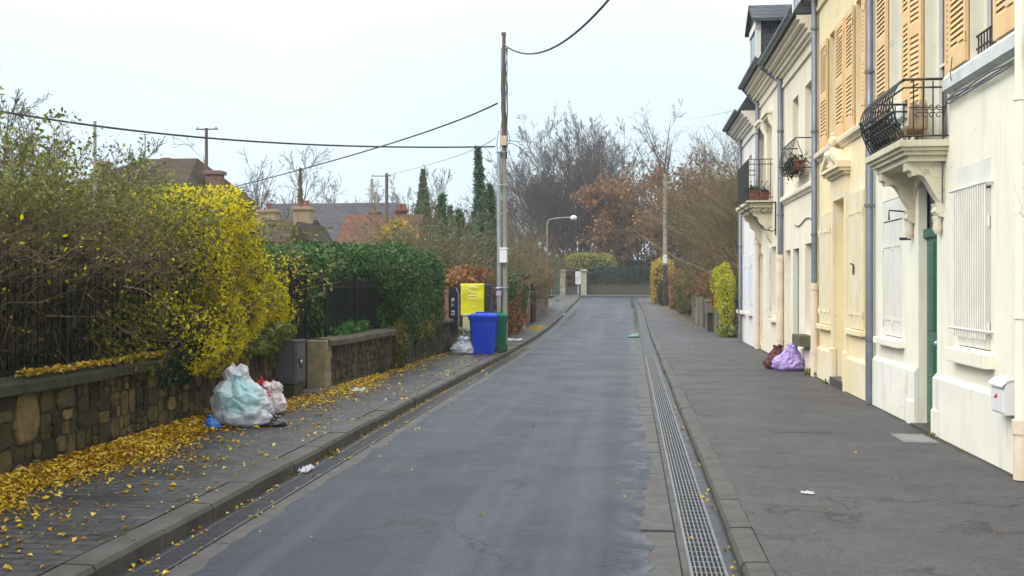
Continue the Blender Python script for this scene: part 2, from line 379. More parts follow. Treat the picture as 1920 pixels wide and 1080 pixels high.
# ------------------------------------------------------------------ ground
def struct(o): o['kind'] = 'structure'; return o
def sweep(name, ys, fa, fb, dz, mat, na=1):
    """strip of ground between x = fa(y) and x = fb(y), following the street's profile"""
    ys = np.asarray(ys, float); A = fa(ys); B = fb(ys)
    V = []
    for j in range(na + 1):
        t = j / na; V.append(np.stack([A + (B - A) * t, ys, gz(ys) + dz], 1))
    V = np.stack(V, 1).reshape(-1, 3); n = na + 1; F = []
    for i in range(len(ys) - 1):
        for j in range(na): F.append((i * n + j, i * n + j + 1, (i + 1) * n + j + 1, (i + 1) * n + j))
    return struct(np_mesh(name, V, F, mat, origin=(0, 0, 0)))
def asphalt(name, a, b, rough, patch=.5, fringe=False):
    m, t = newmat(name); co = t.coord('World')
    col = t.mix(t.rng(t.noise(co, .55, 7, .7), .32, .7), a, b)
    col = t.mix(t.rng(t.noise(t.coord('World', (1.6, .14, 1)), .8, 5, .6), .45, .7, 0, .45), col, lerp3(a, (.12, .125, .17), .4))
    col = t.mix(t.rng(t.noise(co, 2.6, 6, .75), .58, .7, 0, patch), col, lerp3(b, (.02, .02, .022), .6))
    sp = t.rng(t.voro(co, 95), .0, .5)
    col = t.mix(t.rng(sp, .0, .5, .6, 0), col, (.17, .17, .18))
    col = t.mix(t.rng(t.noise(co, 60, 3, .8), .5, .75, 0, .6), col, (.008, .008, .010))
    col = t.mix(t.rng(t.noise(co, 8, 8, .85), .42, .60, .45, 0), col, lerp3(b, (.010, .010, .012), .5))
    col = t.mix(t.rng(t.noise(co, 21, 8, .85), .40, .62, .75, 0), col, lerp3(b, (.008, .008, .01), .6))
    col = t.mix(t.rng(t.noise(co, 34, 7, .9), .60, .72, 0, .65), col, lerp3(a, (.22, .22, .24), .6))
    col = t.mix(t.rng(t.voro(co, 5.5), .05, .085, .8, 0), col, (.012, .012, .014))
    # hairline cracks that wander
    wv = t.new('ShaderNodeVectorMath', operation='ADD'); t.l.new(co, wv.inputs[0])
    nz = t.new('ShaderNodeTexNoise'); nz.inputs['Scale'].default_value = 1.6; nz.inputs['Detail'].default_value = 5; t.l.new(co, nz.inputs['Vector'])
    t.l.new(nz.outputs[1], wv.inputs[1])
    cr = t.voro(wv.outputs[0], .42, 'DISTANCE_TO_EDGE')
    ck = t.math('MULTIPLY', t.rng(cr, .0, .010, 1, 0), t.rng(t.noise(co, .5, 3), .44, .54, 0, .85))
    wv2 = t.new('ShaderNodeVectorMath', operation='MULTIPLY'); t.l.new(wv.outputs[0], wv2.inputs[0]); wv2.inputs[1].default_value = (.22, 1, 1)
    ck2 = t.math('MULTIPLY', t.rng(t.voro(wv2.outputs[0], .55, 'DISTANCE_TO_EDGE'), .0, .012, 1, 0), t.rng(t.noise(co, .7, 3), .47, .56, 0, .8))
    ck = t.math('MAXIMUM', ck, ck2)
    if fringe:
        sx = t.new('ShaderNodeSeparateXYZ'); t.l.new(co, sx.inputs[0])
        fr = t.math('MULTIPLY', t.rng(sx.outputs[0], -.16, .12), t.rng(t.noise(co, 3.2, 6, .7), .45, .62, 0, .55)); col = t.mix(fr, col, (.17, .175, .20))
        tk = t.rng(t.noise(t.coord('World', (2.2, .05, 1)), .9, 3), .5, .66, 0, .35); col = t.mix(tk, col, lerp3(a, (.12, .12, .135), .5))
    col = t.mix(ck, col, (.012, .012, .013))
    t.set(color=col, rough=t.rng(t.noise(co, .9, 6, .7), .3, .7, rough - .16, rough + .14), Specular_IOR_Level=.32)
    t.bump(t.voro(co, 95), .7, .008); t.bump(t.noise(co, 24, 7, .8), .5, .02); t.bump(ck, -.6, .01)
    return m
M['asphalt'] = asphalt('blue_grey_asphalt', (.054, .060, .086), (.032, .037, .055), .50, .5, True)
M['asphalt_walk'] = asphalt('pavement_asphalt', (.125, .118, .124), (.085, .079, .082), .62, .7)
M['kerb'] = pm('granite_kerb', (.075, .070, .065), (.036, .034, .026), 2.5, .6, .5, 60, .008, speck=1)
M['slab'] = pm('gutter_concrete', (.078, .069, .062), (.044, .039, .036), 2.2, .55, .5, 45, .01)
M['gutter'] = pm('wet_gutter', (.036, .036, .044), (.02, .02, .025), 2.5, .42, .4, 50, .008)
M['steel'] = pm('worn_grating_steel', (.24, .24, .26), (.15, .145, .15), 6, .4, .2, 80, metal=.6)
M['steel_dark'] = pm('dark_grating_steel', (.075, .075, .088), (.05, .05, .06), 6, .4, .2, 80, metal=.4)
M['pit'] = pm('drain_pit', (.010, .010, .011), (.006, .006, .007), 3, .9, .1)
M['moss'] = pm('moss_joint', (.075, .075, .022), (.04, .045, .018), 9, .95, .6, 60, .02)
def pavers():
    m, t = newmat('wet_grey_pavers'); co = t.coord('World', (1, 1, 0))
    wv = t.new('ShaderNodeVectorMath', operation='ADD'); t.l.new(co, wv.inputs[0])
    nz = t.new('ShaderNodeTexNoise'); nz.inputs['Scale'].default_value = 5; nz.inputs['Detail'].default_value = 2; t.l.new(co, nz.inputs['Vector'])
    sc = t.new('ShaderNodeVectorMath', operation='SCALE'); sc.inputs['Scale'].default_value = .035; t.l.new(nz.outputs[1], sc.inputs[0])
    t.l.new(sc.outputs[0], wv.inputs[1])
    br = t.new('ShaderNodeTexBrick'); t.l.new(wv.outputs[0], br.inputs['Vector'])
    for k, v in (('Scale', 1), ('Brick Width', .23), ('Row Height', .125), ('Mortar Size', .016), ('Mortar Smooth', .6), ('Bias', -.1)): br.inputs[k].default_value = v
    br.inputs['Color1'].default_value = (.030, .029, .032, 1); br.inputs['Color2'].default_value = (.070, .066, .067, 1); br.inputs['Mortar'].default_value = (.005, .005, .004, 1)
    col = t.mix(t.rng(t.noise(co, 1.1, 6, .7), .35, .7, 0, .6), br.outputs[0], (.03, .03, .033))
    col = t.mix(t.rng(t.noise(co, 70, 3, .8), .55, .8, 0, .4), col, (.11, .105, .10))
    t.set(color=col, rough=t.rng(t.noise(co, 1.7, 5), .35, .65, .34, .62), Specular_IOR_Level=.5)
    t.bump(br.outputs[1], -1.0, .03); t.bump(t.noise(co, 7, 4), .35, .03); t.bump(t.noise(co, 60, 3), .25, .006)
    return m
M['pavers'] = pavers()
m, t = newmat('garden_ground'); co = t.coord('World')
col = t.ramp(t.noise(co, .35, 8, .7), [(.3, (.035, .04, .016)), (.5, (.055, .07, .022)), (.7, (.07, .055, .03))])
t.set(color=col, rough=.95); t.bump(t.noise(co, 8, 6), .8, .08); M['grass'] = m

YS = np.concatenate([np.arange(-6, 40, .5), np.arange(40, 100, 1.0)])
# one sheet to the horizon
gx = np.array([-1500, -300, -60, -12, 0, 12, 60, 300, 1500.]); gy = np.concatenate([[-1500, -200, -40], np.arange(-8, 110, 2), [140, 250, 600, 1500]])
V = np.array([(x, y, gzf(y) - .06) for y in gy for x in gx]); n = len(gx)
F = [(i * n + j, i * n + j + 1, (i + 1) * n + j + 1, (i + 1) * n + j) for i in range(len(gy) - 1) for j in range(n - 1)]
struct(np_mesh('ground', V, F, M['grass'], origin=(0, 0, 0)))
# concrete channel beds on both sides, then the asphalt sheet with its ragged edges on top
ys_f = np.arange(-6, 86, .12)
def jag(ys, seed, amp):
    r = np.random.default_rng(seed); n = len(ys)
    a = np.interp(ys, ys[::4], r.normal(0, 1, len(ys[::4]))) * .5 + r.normal(0, .35, n) + np.interp(ys, ys[::13], r.normal(0, .5, len(ys[::13])))
    return a * amp
sweep('road_bed', YS, lambda y: kl(y) - .02, lambda y: kr(y) + .02, -.004, M['slab'])
j1, j2 = jag(ys_f, 3, .03), jag(ys_f, 4, .045)
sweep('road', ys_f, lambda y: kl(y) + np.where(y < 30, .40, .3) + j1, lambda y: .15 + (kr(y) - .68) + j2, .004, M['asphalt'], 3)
# cross street at the far end
V = [(-6.5, 77, gzf(77)), (45, 77, gzf(77)), (45, 85, gzf(85)), (-6.5, 85, gzf(85))]
V = np.array([(x, y, gzf(y) - .002) for y in (77, 79, 81, 83, 85) for x in (-3.9, 0, 3, 45)])
F = [(i * 4 + j, i * 4 + j + 1, i * 4 + j + 5, i * 4 + j + 4) for i in range(4) for j in range(3)]
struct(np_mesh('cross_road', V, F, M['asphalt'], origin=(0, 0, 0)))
# right-hand concrete gutter slabs with dark uneven joints
r_ = np.random.default_rng(11); mb = MB(); y = 3.0; mb2 = MB()
while y < 60:
    L = r_.uniform(.55, 1.05); o = kr(y) - .68; z = gzf(y + L / 2); j = r_.normal(0, .02, 4); g = r_.uniform(.008, .03)
    h = .002 + r_.uniform(-.0015, .0015)
    mb.add([(.02 + o, y + g + j[0], z + h - .02), (.315 + o, y + g + j[1], z + h - .02), (.315 + o, y + L + j[2], z + h - .02), (.02 + o, y + L + j[3], z + h - .02),
            (.02 + o, y + g + j[0], z + h), (.315 + o, y + g + j[1], z + h), (.315 + o, y + L + j[2], z + h), (.02 + o, y + L + j[3], z + h)],
           [(4, 5, 6, 7), (0, 1, 5, 4), (1, 2, 6, 5), (2, 3, 7, 6), (3, 0, 4, 7)])
    y += L
struct(mb.build('gutter_slabs', M['slab'], origin=(0, 0, 0)))
struct(sweep('gutter_joint', YS, lambda y: .01 + kr(y) - .68, lambda y: .372 + kr(y) - .68, -.0005, M['pit']))
sweep('gutter_channel', YS, lambda y: np.where(y < 27, .594, .38) + kr(y) - .68, lambda y: kr(y) + .01, .004, M['gutter'])
sweep('gutter_rim', YS[YS < 60], lambda y: .325 + kr(y) - .68, lambda y: .368 + kr(y) - .68, .006, M['kerb'])
# left-hand wet gutter and slab strip
sweep('left_gutter', YS, lambda y: kl(y), lambda y: kl(y) + .08, .003, M['gutter'])
mb = MB(); y = 3.0
while y < 60:
    L = r_.uniform(.7, 1.3); j = r_.normal(0, .01, 2); a = kl(y); z = gzf(y + .5)
    mb.add([(a + .27, y + .012, z + .001), (a + .52 + j[0], y + .012, z + .001), (a + .52 + j[1], y + L, z + .001), (a + .27, y + L, z + .001)], [(0, 1, 2, 3)])
    y += L
struct(mb.build('left_gutter_slabs', M['slab'], origin=(0, 0, 0), recalc=False))
# kerbs: stones laid end to end
def kerb(name, side, y0, y1, seed, kfun, h, w):
    r = np.random.default_rng(seed); mb = MB(); y = y0
    while y < y1:
        L = r.uniform(.75, 1.15); ye = min(y + L, y1)
        a0, a1 = float(kfun(y + .006)), float(kfun(ye)); dz = r.normal(0, .004); dx = r.normal(0, .005)
        z0, z1 = gzf(y), gzf(ye); s = side; b = .018
        prof = [(0 + .0, -.05), (-.002, h - .035), (b, h - .004), (w * .5, h), (w, h), (w, -.05)]
        vs = [(a0 + dx + s * (p + .0), y + .007, z0 + q + dz) for p, q in prof] + [(a1 + dx + s * p, ye, z1 + q + dz) for p, q in prof]
        k = len(prof)
        mb.add(vs, [tuple(range(k)), tuple(range(2 * k - 1, k - 1, -1))] + [(i, i + k, (i + 1) % k + k, (i + 1) % k) for i in range(k)])
        y = ye
    return struct(mb.build(name, M['kerb'], origin=(0, 0, 0)))
HL, HR = .135, .095
kerb('left_kerb', -1, -5, 84, 21, kl, HL, .20)
kerb('right_kerb', 1, -5, 74, 22, kr, HR, .165)
# moss in the joints behind the kerbs
sweep('left_kerb_joint', YS, lambda y: kl(y) - .225, lambda y: kl(y) - .198, HL - .012, M['moss'])
sweep('left_pavement', YS, lambda y: np.full_like(y, -5.6), lambda y: kl(y) - .222, HL - .004, M['pavers'], 2)
jr = jag(ys_f, 9, .012)
sweep('right_pavement', ys_f[ys_f < 74], lambda y: kr(y) + .168 + np.abs(jr[:len(y)]), lambda y: np.full_like(y, 4.0), HR - .003, M['asphalt_walk'], 2)
sweep('right_kerb_joint', YS[YS < 74], lambda y: kr(y) + .15, lambda y: kr(y) + .25, HR - .014, M['moss'])
jw = np.abs(jag(ys_f, 19, .030))
sweep('wall_foot_joint', ys_f[ys_f < 34.5], lambda y: 3.385 - jw[:len(y)] - np.where(y > 25, .06, 0), lambda y: np.full_like(y, 3.47), HR + .001, M['moss'])
# pavement in front of the end wall
V = np.array([(x, y, gzf(y) + .11) for y in (85, 87, 90, 93) for x in (-8, -2, 3, 30)])
F = [(i * 4 + j, i * 4 + j + 1, i * 4 + j + 5, i * 4 + j + 4) for i in range(3) for j in range(3)]
struct(np_mesh('far_pavement', V, F, M['asphalt_walk'], origin=(0, 0, 0)))
mb = MB(); mb.box(-3.9, 30, 84.85, 85.0, gzf(85) - .1, gzf(85) + .115); struct(mb.build('far_kerb', M['kerb'], origin=(0, 0, 0)))

# trench drains
def trench(label, x0, x1, y0, y1, nbar, pitch, zf, mat, drift):
    mid = (y0 + y1) / 2
    root = thing('trench_drain', label, 'drain', ((x0 + x1) / 2 + drift(mid), mid, gzf(mid)))
    mb = MB(); segs = np.arange(y0, y1, 1.0)
    for y in segs:                                   # side rails and long bars, one-metre lengths
        o = drift(y); o2 = drift(y + 1)
        for i in range(nbar + 1):
            x = x0 + (x1 - x0) * i / nbar; w = .010 if i in (0, nbar) else .005
            zt = .012 if i in (0, nbar) else .008
            a, b = y + .006, y + .998
            mb.add([(x - w + o, a, -.03), (x + w + o, a, -.03), (x + w + o2, b, -.03), (x - w + o2, b, -.03), (x - w + o, a, zt), (x + w + o, a, zt), (x + w + o2, b, zt), (x - w + o2, b, zt)],
                   [(4, 5, 6, 7), (0, 1, 5, 4), (1, 2, 6, 5), (2, 3, 7, 6), (3, 0, 4, 7)])
    for y in np.arange(y0, y1, pitch):
        o = drift(y); mb.box(x0 + o, x1 + o, y - .006, y + .006, -.03, .0070)
    mb.build('grating', mat, root)
    mb = MB(); mb.box(x0 - .012 + drift(y0), x1 + .012 + drift(y0), y0, y1, -.004, .001) if False else None
    for y in segs: mb.add([(x0 + drift(y), y, .0012), (x1 + drift(y), y, .0012), (x1 + drift(y + 1), y + 1, .0012), (x0 + drift(y + 1), y + 1, .0012)], [(0, 1, 2, 3)])
    mb.build('pit', M['pit'], root, recalc=False)
    return root
trench('long steel drain grating set in the gutter along the kerb by the white houses', .378, .590, 4.0, 27.0, 7, .13, 0, M['steel'], lambda y: float(kr(y)) - .68)
trench('dark narrow drain grating under the kerb of the leaf strewn pavement', .085, .262, 4.0, 30.0, 9, .25, 0, M['steel_dark'], lambda y: float(kl(y)))

# ------------------------------------------------------------------ houses on the right
XW = 3.46
def W(px, X=XW): return px_wall(px, X)
def facade(mb, xw, y0, y1, z0, z1, holes):
    """wall facing -x with rectangular openings and their reveals; holes = (ya, yb, za, zb, depth)"""
    ys = sorted({y0, y1, *[h[0] for h in holes], *[h[1] for h in holes]}); zs = sorted({z0, z1, *[h[2] for h in holes], *[h[3] for h in holes]})
    for a, b in zip(ys, ys[1:]):
        for c, d in zip(zs, zs[1:]):
            ym, zm = (a + b) / 2, (c + d) / 2
            if any(h[0] < ym < h[1] and h[2] < zm < h[3] for h in holes): continue
            mb.quad((xw, a, c), (xw, a, d), (xw, b, d), (xw, b, c))
    for a, b, c, d, dep in holes:
        x2 = xw + dep
        mb.quad((xw, a, c), (x2, a, c), (x2, a, d), (xw, a, d)); mb.quad((xw, b, c), (xw, b, d), (x2, b, d), (x2, b, c))
        mb.quad((xw, a, c), (xw, b, c), (x2, b, c), (x2, a, c)); mb.quad((xw, a, d), (x2, a, d), (x2, b, d), (xw, b, d))
def house_shell(root, xw, y0, y1, ze, holes, wmat, depth=8.0):
    mb = MB(); facade(mb, xw, y0, y1, 0.0, ze, holes)
    x2 = xw + depth
    mb.quad((xw, y0, 0), (x2, y0, 0), (x2, y0, ze), (xw, y0, ze)); mb.quad((xw, y1, 0), (xw, y1, ze), (x2, y1, ze), (x2, y1, 0))
    mb.quad((x2, y0, 0), (x2, y1, 0), (x2, y1, ze), (x2, y0, ze))
    return mb.build('wall', wmat, root, recalc=False)
def house_roof(root, xw, y0, y1, ze, depth=8.0, over=.42, steep=1.9):
    x2 = xw + depth; zt = ze + steep
    poly = [(xw - over, ze), (xw - over, ze + .06), (xw + .75, zt), (xw + depth / 2, zt + .9), (x2 - .75, zt), (x2 + over, ze + .06), (x2 + over, ze)]
    mb = MB(); mb.prism(poly, y0, y1); return mb.build('roof', M['slate'], root)
def cornice(root, xw, y0, y1, ze, mat, steps=((.05, .62, .56), (.03, .56, .40), (.09, .40, .33), (.15, .33, .24), (.20, .24, .16), (.30, .16, .08), (.36, .08, .0))):
    mb = MB()
    for o, a, b in steps: mb.box(xw - o, xw + .002, y0, y1, ze - a, ze - b)
    return mb.build('cornice', mat, root)
def gutter(root, xw, y0, y1, z, off=.46, r=.075):
    mb = MB(); pts = [(xw - off + r * math.cos(a), z + r * math.sin(a)) for a in np.linspace(math.pi, 2 * math.pi, 8)]
    pts2 = [(xw - off + (r - .012) * math.cos(a), z + (r - .012) * math.sin(a) + .004) for a in np.linspace(2 * math.pi, math.pi, 8)]
    mb.prism(pts + pts2, y0, y1); return mb.build('gutter', M['zinc'], root)
def pipe(root, x, y, z_low, z_mid, z_top, r, top_pts=None, low_mat='pipe_cream', up_mat='zinc', foot=True):
    """rain pipe: painted lower length, zinc upper length, collars"""
    if z_mid > z_low + .05:
        mb = MB(); mb.tube([(x, y, z_low), (x, y, z_mid)], r * 1.25, 12)
        mb.tube([(x, y, z_mid - .10), (x, y, z_mid + .02)], r * 1.5, 12); mb.tube([(x, y, z_low + .42), (x, y, z_low + .5)], r * 1.45, 12)
        mb.build('downpipe', M[low_mat], root)
    if z_top > z_mid + .05:
        pts = [(x, y, z_mid), (x, y, z_top)] + (top_pts or [])
        mb = MB(); mb.tube(pts, r, 12)
        z = z_mid + .9
        while z < z_top: mb.tube([(x, y, z), (x, y, z + .045)], r * 1.25, 12); z += 1.9
        mb.build('downpipe', M[up_mat], root)
def louver_leaf(root, xw, ya, yb, z0, z1, mat, hinge=None, ang=0, thick=.035, rail=(.0,), name='shutter'):
    """louvred shutter leaf from ya to yb on the plane x = xw, optionally swung about y = hinge"""
    mb = MB(); s = .065
    if hinge is not None: mb.M = Matrix.Translation((xw, hinge, 0)) @ Matrix.Rotation(ang, 4, 'Z') @ Matrix.Translation((-xw, -hinge, 0))
    x0, x1 = xw - thick, xw
    mb.box(x0, x1, ya, ya + s, z0, z1); mb.box(x0, x1, yb - s, yb, z0, z1)
    zm = z0 + (z1 - z0) * .48
    for a, b in ((z0, z0 + .20), (zm - .07, zm + .07), (z1 - .10, z1)): mb.box(x0 + .002, x1 - .002, ya + s, yb - s, a, b)
    for a, b in ((z0 + .20, zm - .07), (zm + .07, z1 - .10)):
        n = max(3, int((b - a) / .062)); st = (b - a) / n
        for i in range(n):
            z = a + st * i
            mb.add([(x0 + .004, ya + s, z), (x0 + .004, yb - s, z), (x1 - .004, yb - s, z + st * .95), (x1 - .004, ya + s, z + st * .95),
                    (x0 + .004, ya + s, z + .012), (x0 + .004, yb - s, z + .012), (x1 - .004, yb - s, z + st * .95 + .012), (x1 - .004, ya + s, z + st * .95 + .012)],
                   [(0, 1, 2, 3), (7, 6, 5, 4), (0, 4, 5, 1), (3, 2, 6, 7), (0, 3, 7, 4), (1, 5, 6, 2)])
    o = mb.build(name, mat, root)
    ye = ya if (hinge is None or abs(hinge - ya) < abs(hinge - yb)) else yb
    for z in (z0 + .25, z1 - .25):
        hb = MB(); hb.M = mb.M; y2 = ye + (.25 if ye == ya else -.25)
        hb.tube([(x0 - .006, ye, z - .05), (x0 - .006, ye, z + .05)], .012, 8); hb.box(x0 - .008, x0, min(ye, y2), max(ye, y2), z - .018, z + .018)
        hb.build('hinge', mat, o)
    return o
def plank_leaf(root, x, ya, yb, z0, z1, mat, n=4, battens=True, name='shutter'):
    mb = MB(); w = (yb - ya) / n; rr = random.Random(int(ya * 100))
    for i in range(n): mb.box(x - .028 + rr.uniform(-.002, .002), x, ya + w * i + .0025, ya + w * (i + 1) - .0025, z0, z1)
    o = mb.build(name, mat, root)
    if battens:
        for z in (z0 + .22, z1 - .32):
            hb = MB(); hb.box(x - .036, x - .028, ya, yb, z - .02, z + .02)
            for ye in (ya, yb): hb.tube([(x - .035, ye, z - .055), (x - .035, ye, z + .055)], .014, 8)
            hb.build('hinge', mat, o)
    return o
def casement(root, xw, ya, yb, z0, z1, mat, dep=.18, name='window'):
    """white two-leaf window with glass set back in its opening"""
    x = xw + dep; mb = MB(); t = .055; ym = (ya + yb) / 2
    mb.box(x - .04, x, ya, ya + t, z0, z1); mb.box(x - .04, x, yb - t, yb, z0, z1); mb.box(x - .05, x, ym - .045, ym + .045, z0, z1)
    mb.box(x - .038, x, ya + t, yb - t, z0, z0 + .09); mb.box(x - .038, x, ya + t, yb - t, z1 - .07, z1)
    for k in (1, 2): z = z0 + (z1 - z0) * k / 3; mb.box(x - .03, x, ya + t, yb - t, z - .015, z + .015)
    o = mb.build(name, mat, root)
    mb = MB(); mb.box(x + .002, x + .012, ya, yb, z0, z1); mb.build('pane', M['glass'], o)
    mb = MB(); mb.box(x + .35, x + .37, ya - .3, yb + .3, z0 - .2, z1 + .2)
    mb.build('dark_room_backing', M['dark_room'], o)  # board behind the pane, coloured dark to stand in for the room's shade
    return o
def sill(root, xw, ya, yb, z0, z1, out, mat):
    mb = MB(); mb.bbox(xw - out, xw + .06, ya, yb, z0, z1, .012); return mb.build('window_sill', mat, root)

# ---------- house A: white house with the balcony
yA0, yA1 = 1.0, W(1629)
hA = thing('terraced_house', 'white rendered house with a bulging iron balcony over its green door', 'house', (XW, (yA0 + yA1) / 2, .1), 'terraced houses along the pavement')
dy0, dy1 = W(1757), W(1722)
w1 = (W(1692), W(1655), 1.10, 2.93, .10); w2 = (W(1858), W(1797), 1.15, 3.03, .10)
u1 = (14.0, 14.75, 4.09, 6.25, .30); u2 = (12.1, 13.05, 3.40, 6.25, .30); u3 = (10.56, 11.36, 4.09, 6.25, .30)
u4 = (6.6, 7.5, 4.09, 6.25, .3); g3 = (6.5, 7.5, 1.15, 3.0, .10); g4 = (3.3, 4.2, 1.15, 3.0, .1)
house_shell(hA, XW, yA0, yA1, 7.6, [(dy0, dy1, .12, 3.16, .10), w1, w2, u1, u2, u3, u4, g3, g4], M['wall_white'])
house_roof(hA, XW, yA0, yA1, 7.6); cornice(hA, XW, yA0, yA1, 7.6, M['wall_white']); gutter(hA, XW, yA0, yA1, 7.66)
for a, b, c, d in ((yA0, dy0, dy0 - .22, dy0), (dy1, yA1, dy1 + .02, dy1 + .30)):
    mb = MB(); mb.prism([(XW - .05, 0), (XW - .05, .74), (XW - .01, .79), (XW + .002, .79), (XW + .002, 0)], a, b)
    mb.bbox(XW - .075, XW, c, d, .05, .39, .02); mb.build('plinth', M['plinth_white'], hA)
# door
mb = MB(); x = XW + .10
mb.box(x, x + .05, dy0, dy1, .12, 2.45)
for a, b in ((.22, .62), (.70, 1.15), (1.25, 2.3)):
    for ya, yb in ((dy0 + .07, (dy0 + dy1) / 2 - .03), ((dy0 + dy1) / 2 + .03, dy1 - .07)):
        mb.bbox(x - .022, x + .01, ya, yb, a, b, .012)
mb.box(x - .045, x, dy0 + .001, dy1 - .001, 2.36, 2.46)
d = mb.build('door', M['green_paint'], hA)
mb = MB(); mb.ball((x - .07, dy0 + .12, 1.12), .035); mb.tube([(x, dy0 + .12, 1.12), (x - .06, dy0 + .12, 1.12)], .012); mb.build('handle', M['galv'], d)
mb = MB(); mb.box(x + .02, x + .03, dy0, dy1, 2.46, 3.16); mb.build('fanlight', M['glass'], d)
mb = MB(); mb.box(XW - .10, XW + .10, dy0 + .002, dy1 - .002, .05, .125); mb.build('doorstep', M['slab'], hA)
# ground-floor windows
def closed_pair(root, xw, w, mat, dep, n=4):
    ya, yb, za, zb, _ = w; ym = (ya + yb) / 2
    a = plank_leaf(root, xw + dep, ya + .018, ym - .006, za + .012, zb - .295, mat, n); b = plank_leaf(root, xw + dep, ym + .006, yb - .018, za + .012, zb - .295, mat, n)
    mb = MB(); mb.box(xw + dep - .03, xw + .09, ya, yb, zb - .275, zb - .005); mb.build('shutter_box', mat, root)
    return a, b
closed_pair(hA, XW, w1, M['white_paint'], .035); closed_pair(hA, XW, w2, M['white_paint'], .02)
closed_pair(hA, XW, g3, M['white_paint'], .02); closed_pair(hA, XW, g4, M['white_paint'], .02)
for w in (w1, w2, g3, g4): sill(hA, XW, w[0] - .12, w[1] + .1, .985, w[2] - .02, .11, M['wall_white'])
mb = MB()
for i in range(15):
    y = w2[0] + .02 + (w2[1] - w2[0] - .04) * i / 14; mb.tube([(XW - .05, y, 1.26), (XW - .05, y, 2.82)], .011, 6)
for z in (1.34, 2.79): mb.tube([(XW - .05, w2[0] - .06, z), (XW - .05, w2[1] + .14, z)], .016, 6)
for z in (1.34, 2.79):
    for y in (w2[0] - .06, w2[1] + .14): mb.tube([(XW - .05, y, z), (XW + .01, y, z)], .014, 6)
mb.build('window_grille', M['white_paint'], hA)
# sill band, with a run of cables under it
mb = MB(); mb.prism([(XW - .03, 3.88), (XW - .07, 3.91), (XW - .07, 4.03), (XW - .045, 4.07), (XW + .002, 4.07), (XW + .002, 3.88)], yA0, 12.12)
mb.prism([(XW - .03, 3.88), (XW - .07, 3.91), (XW - .07, 4.03), (XW - .045, 4.07), (XW + .002, 4.07), (XW + .002, 3.88)], 13.82, yA1)
mb.build('sill_band', M['trim_grey'], hA)
mb = MB(); rr = random.Random(5)
for k in range(4):
    pts = [(XW - .03 - .008 * k, y, 3.83 - .022 * k + rr.uniform(-.018, .012)) for y in np.arange(4, 12.15, .35)]
    if k < 3: pts += [(XW - .04, 12.2, 3.7 - .05 * k), (XW - .03, 12.22 + .02 * k, 3.3 - .3 * k)]
    mb.tube(pts, .008, 6)
mb.tube([(XW - .02, 11.8, 3.86), (XW - .09, 11.75, 4.0), (XW - .08, 11.72, 4.2)], .006, 6)
mb.build('cable_run', M['cable_grey'], hA)
# upper windows and shutters
for u in (u1, u3, u4): casement(hA, XW, u[0], u[1], u[2], u[3], M['white_paint'])
casement(hA, XW, u2[0], u2[1], u2[2], u2[3], M['white_paint'], name='balcony_door')
S0, S1 = 4.10, 6.22; xs = XW - .015
louver_leaf(hA, xs, 14.80, 15.42, S0, S1, M['orange_paint']); louver_leaf(hA, xs, 13.50, 13.98, S0, S1, M['orange_paint'])
louver_leaf(hA, xs, 13.07, 13.48, S0 - .5, S1, M['orange_paint'], hinge=13.07, ang=R(7))
louver_leaf(hA, XW + .12, 12.11, 12.58, S0 - .05, S1, M['orange_paint'])
louver_leaf(hA, xs, 11.38, 11.98, S0, S1, M['orange_paint']); louver_leaf(hA, xs, 9.94, 10.54, S0, S1, M['orange_paint'])
louver_leaf(hA, xs, 7.52, 8.1, S0, S1, M['orange_paint']); louver_leaf(hA, xs, 6.0, 6.58, S0, S1, M['orange_paint'])
mb = MB()
for z in (4.2, 4.33): mb.tube([(XW + .06, u3[0], z), (XW + .06, u3[1], z)], .012, 6)
for i in range(9): y = u3[0] + .05 + i * .087; mb.tube([(XW + .06, y, 4.09), (XW + .06, y, 4.33)], .008, 6)
mb.build('window_guard', M['iron'], hA)
# balcony
BY0, BY1, BX = 12.1, 13.84, 2.93
bal = MB()
for o, a, b in ((.0, 3.31, 3.385), (.035, 3.27, 3.31), (.07, 3.225, 3.27), (.12, 3.16, 3.225)):
    bal.bbox(BX + o, XW + .002, BY0 + o * .9, BY1 - o * .9, a, b, .008)
bal = bal.build('balcony', M['stone_trim'], hA)
def corbel(y0, y1):
    mb = MB(); P = []
    top = 3.16
    P += [(XW, top), (BX + .12, top), (BX + .12, top - .10), (BX + .17, top - .115), (BX + .18, top - .16)]
    for a in np.linspace(95, 180, 9): P.append((BX + .36 + .18 * math.cos(R(180 - a + 90)) * 0 + .2 * (1 - math.sin(R(a))) - .18, top - .16 - .16 * (a - 95) / 85 - .05 * math.sin(R((a - 95) * 2))))
    P = [(XW, top), (BX + .13, top), (BX + .13, top - .09), (BX + .17, top - .10), (BX + .19, top - .155)]
    for i in range(13):
        s = i / 12; P.append((BX + .19 + .30 * s ** .8, top - .155 - .30 * s ** 1.8 + .03 * math.sin(s * math.pi * 2)))
    P += [(XW - .10, top - .46), (XW - .085, top - .50), (XW - .10, top - .55), (XW - .06, top - .60), (XW, top - .62)]
    mb.prism(P, y0, y1)
    mb.tube([(XW - .05, (y0 + y1) / 2, top - .80), (XW - .05, (y0 + y1) / 2, top - .74), (XW - .05, (y0 + y1) / 2, top - .68), (XW - .05, (y0 + y1) / 2, top - .60)], [.025, .055, .045, .06], 10)
    return mb.build('corbel', M['stone_trim'], bal)
corbel(12.28, 12.46); corbel(13.5, 13.68)
mb = MB()                                             # arched apron between the corbels
P = [(12.46, 3.158), (12.46, 2.72)] + [(12.46 + .52 - .52 * math.cos(a), 2.72 + .36 * math.sin(a)) for a in np.linspace(0, math.pi, 14)] + [(13.5, 2.72), (13.5, 3.158)]
mb.prism(P, XW - .02, XW + .01, 'x'); mb.build('arch', M['stone_trim'], bal)
rail = MB()
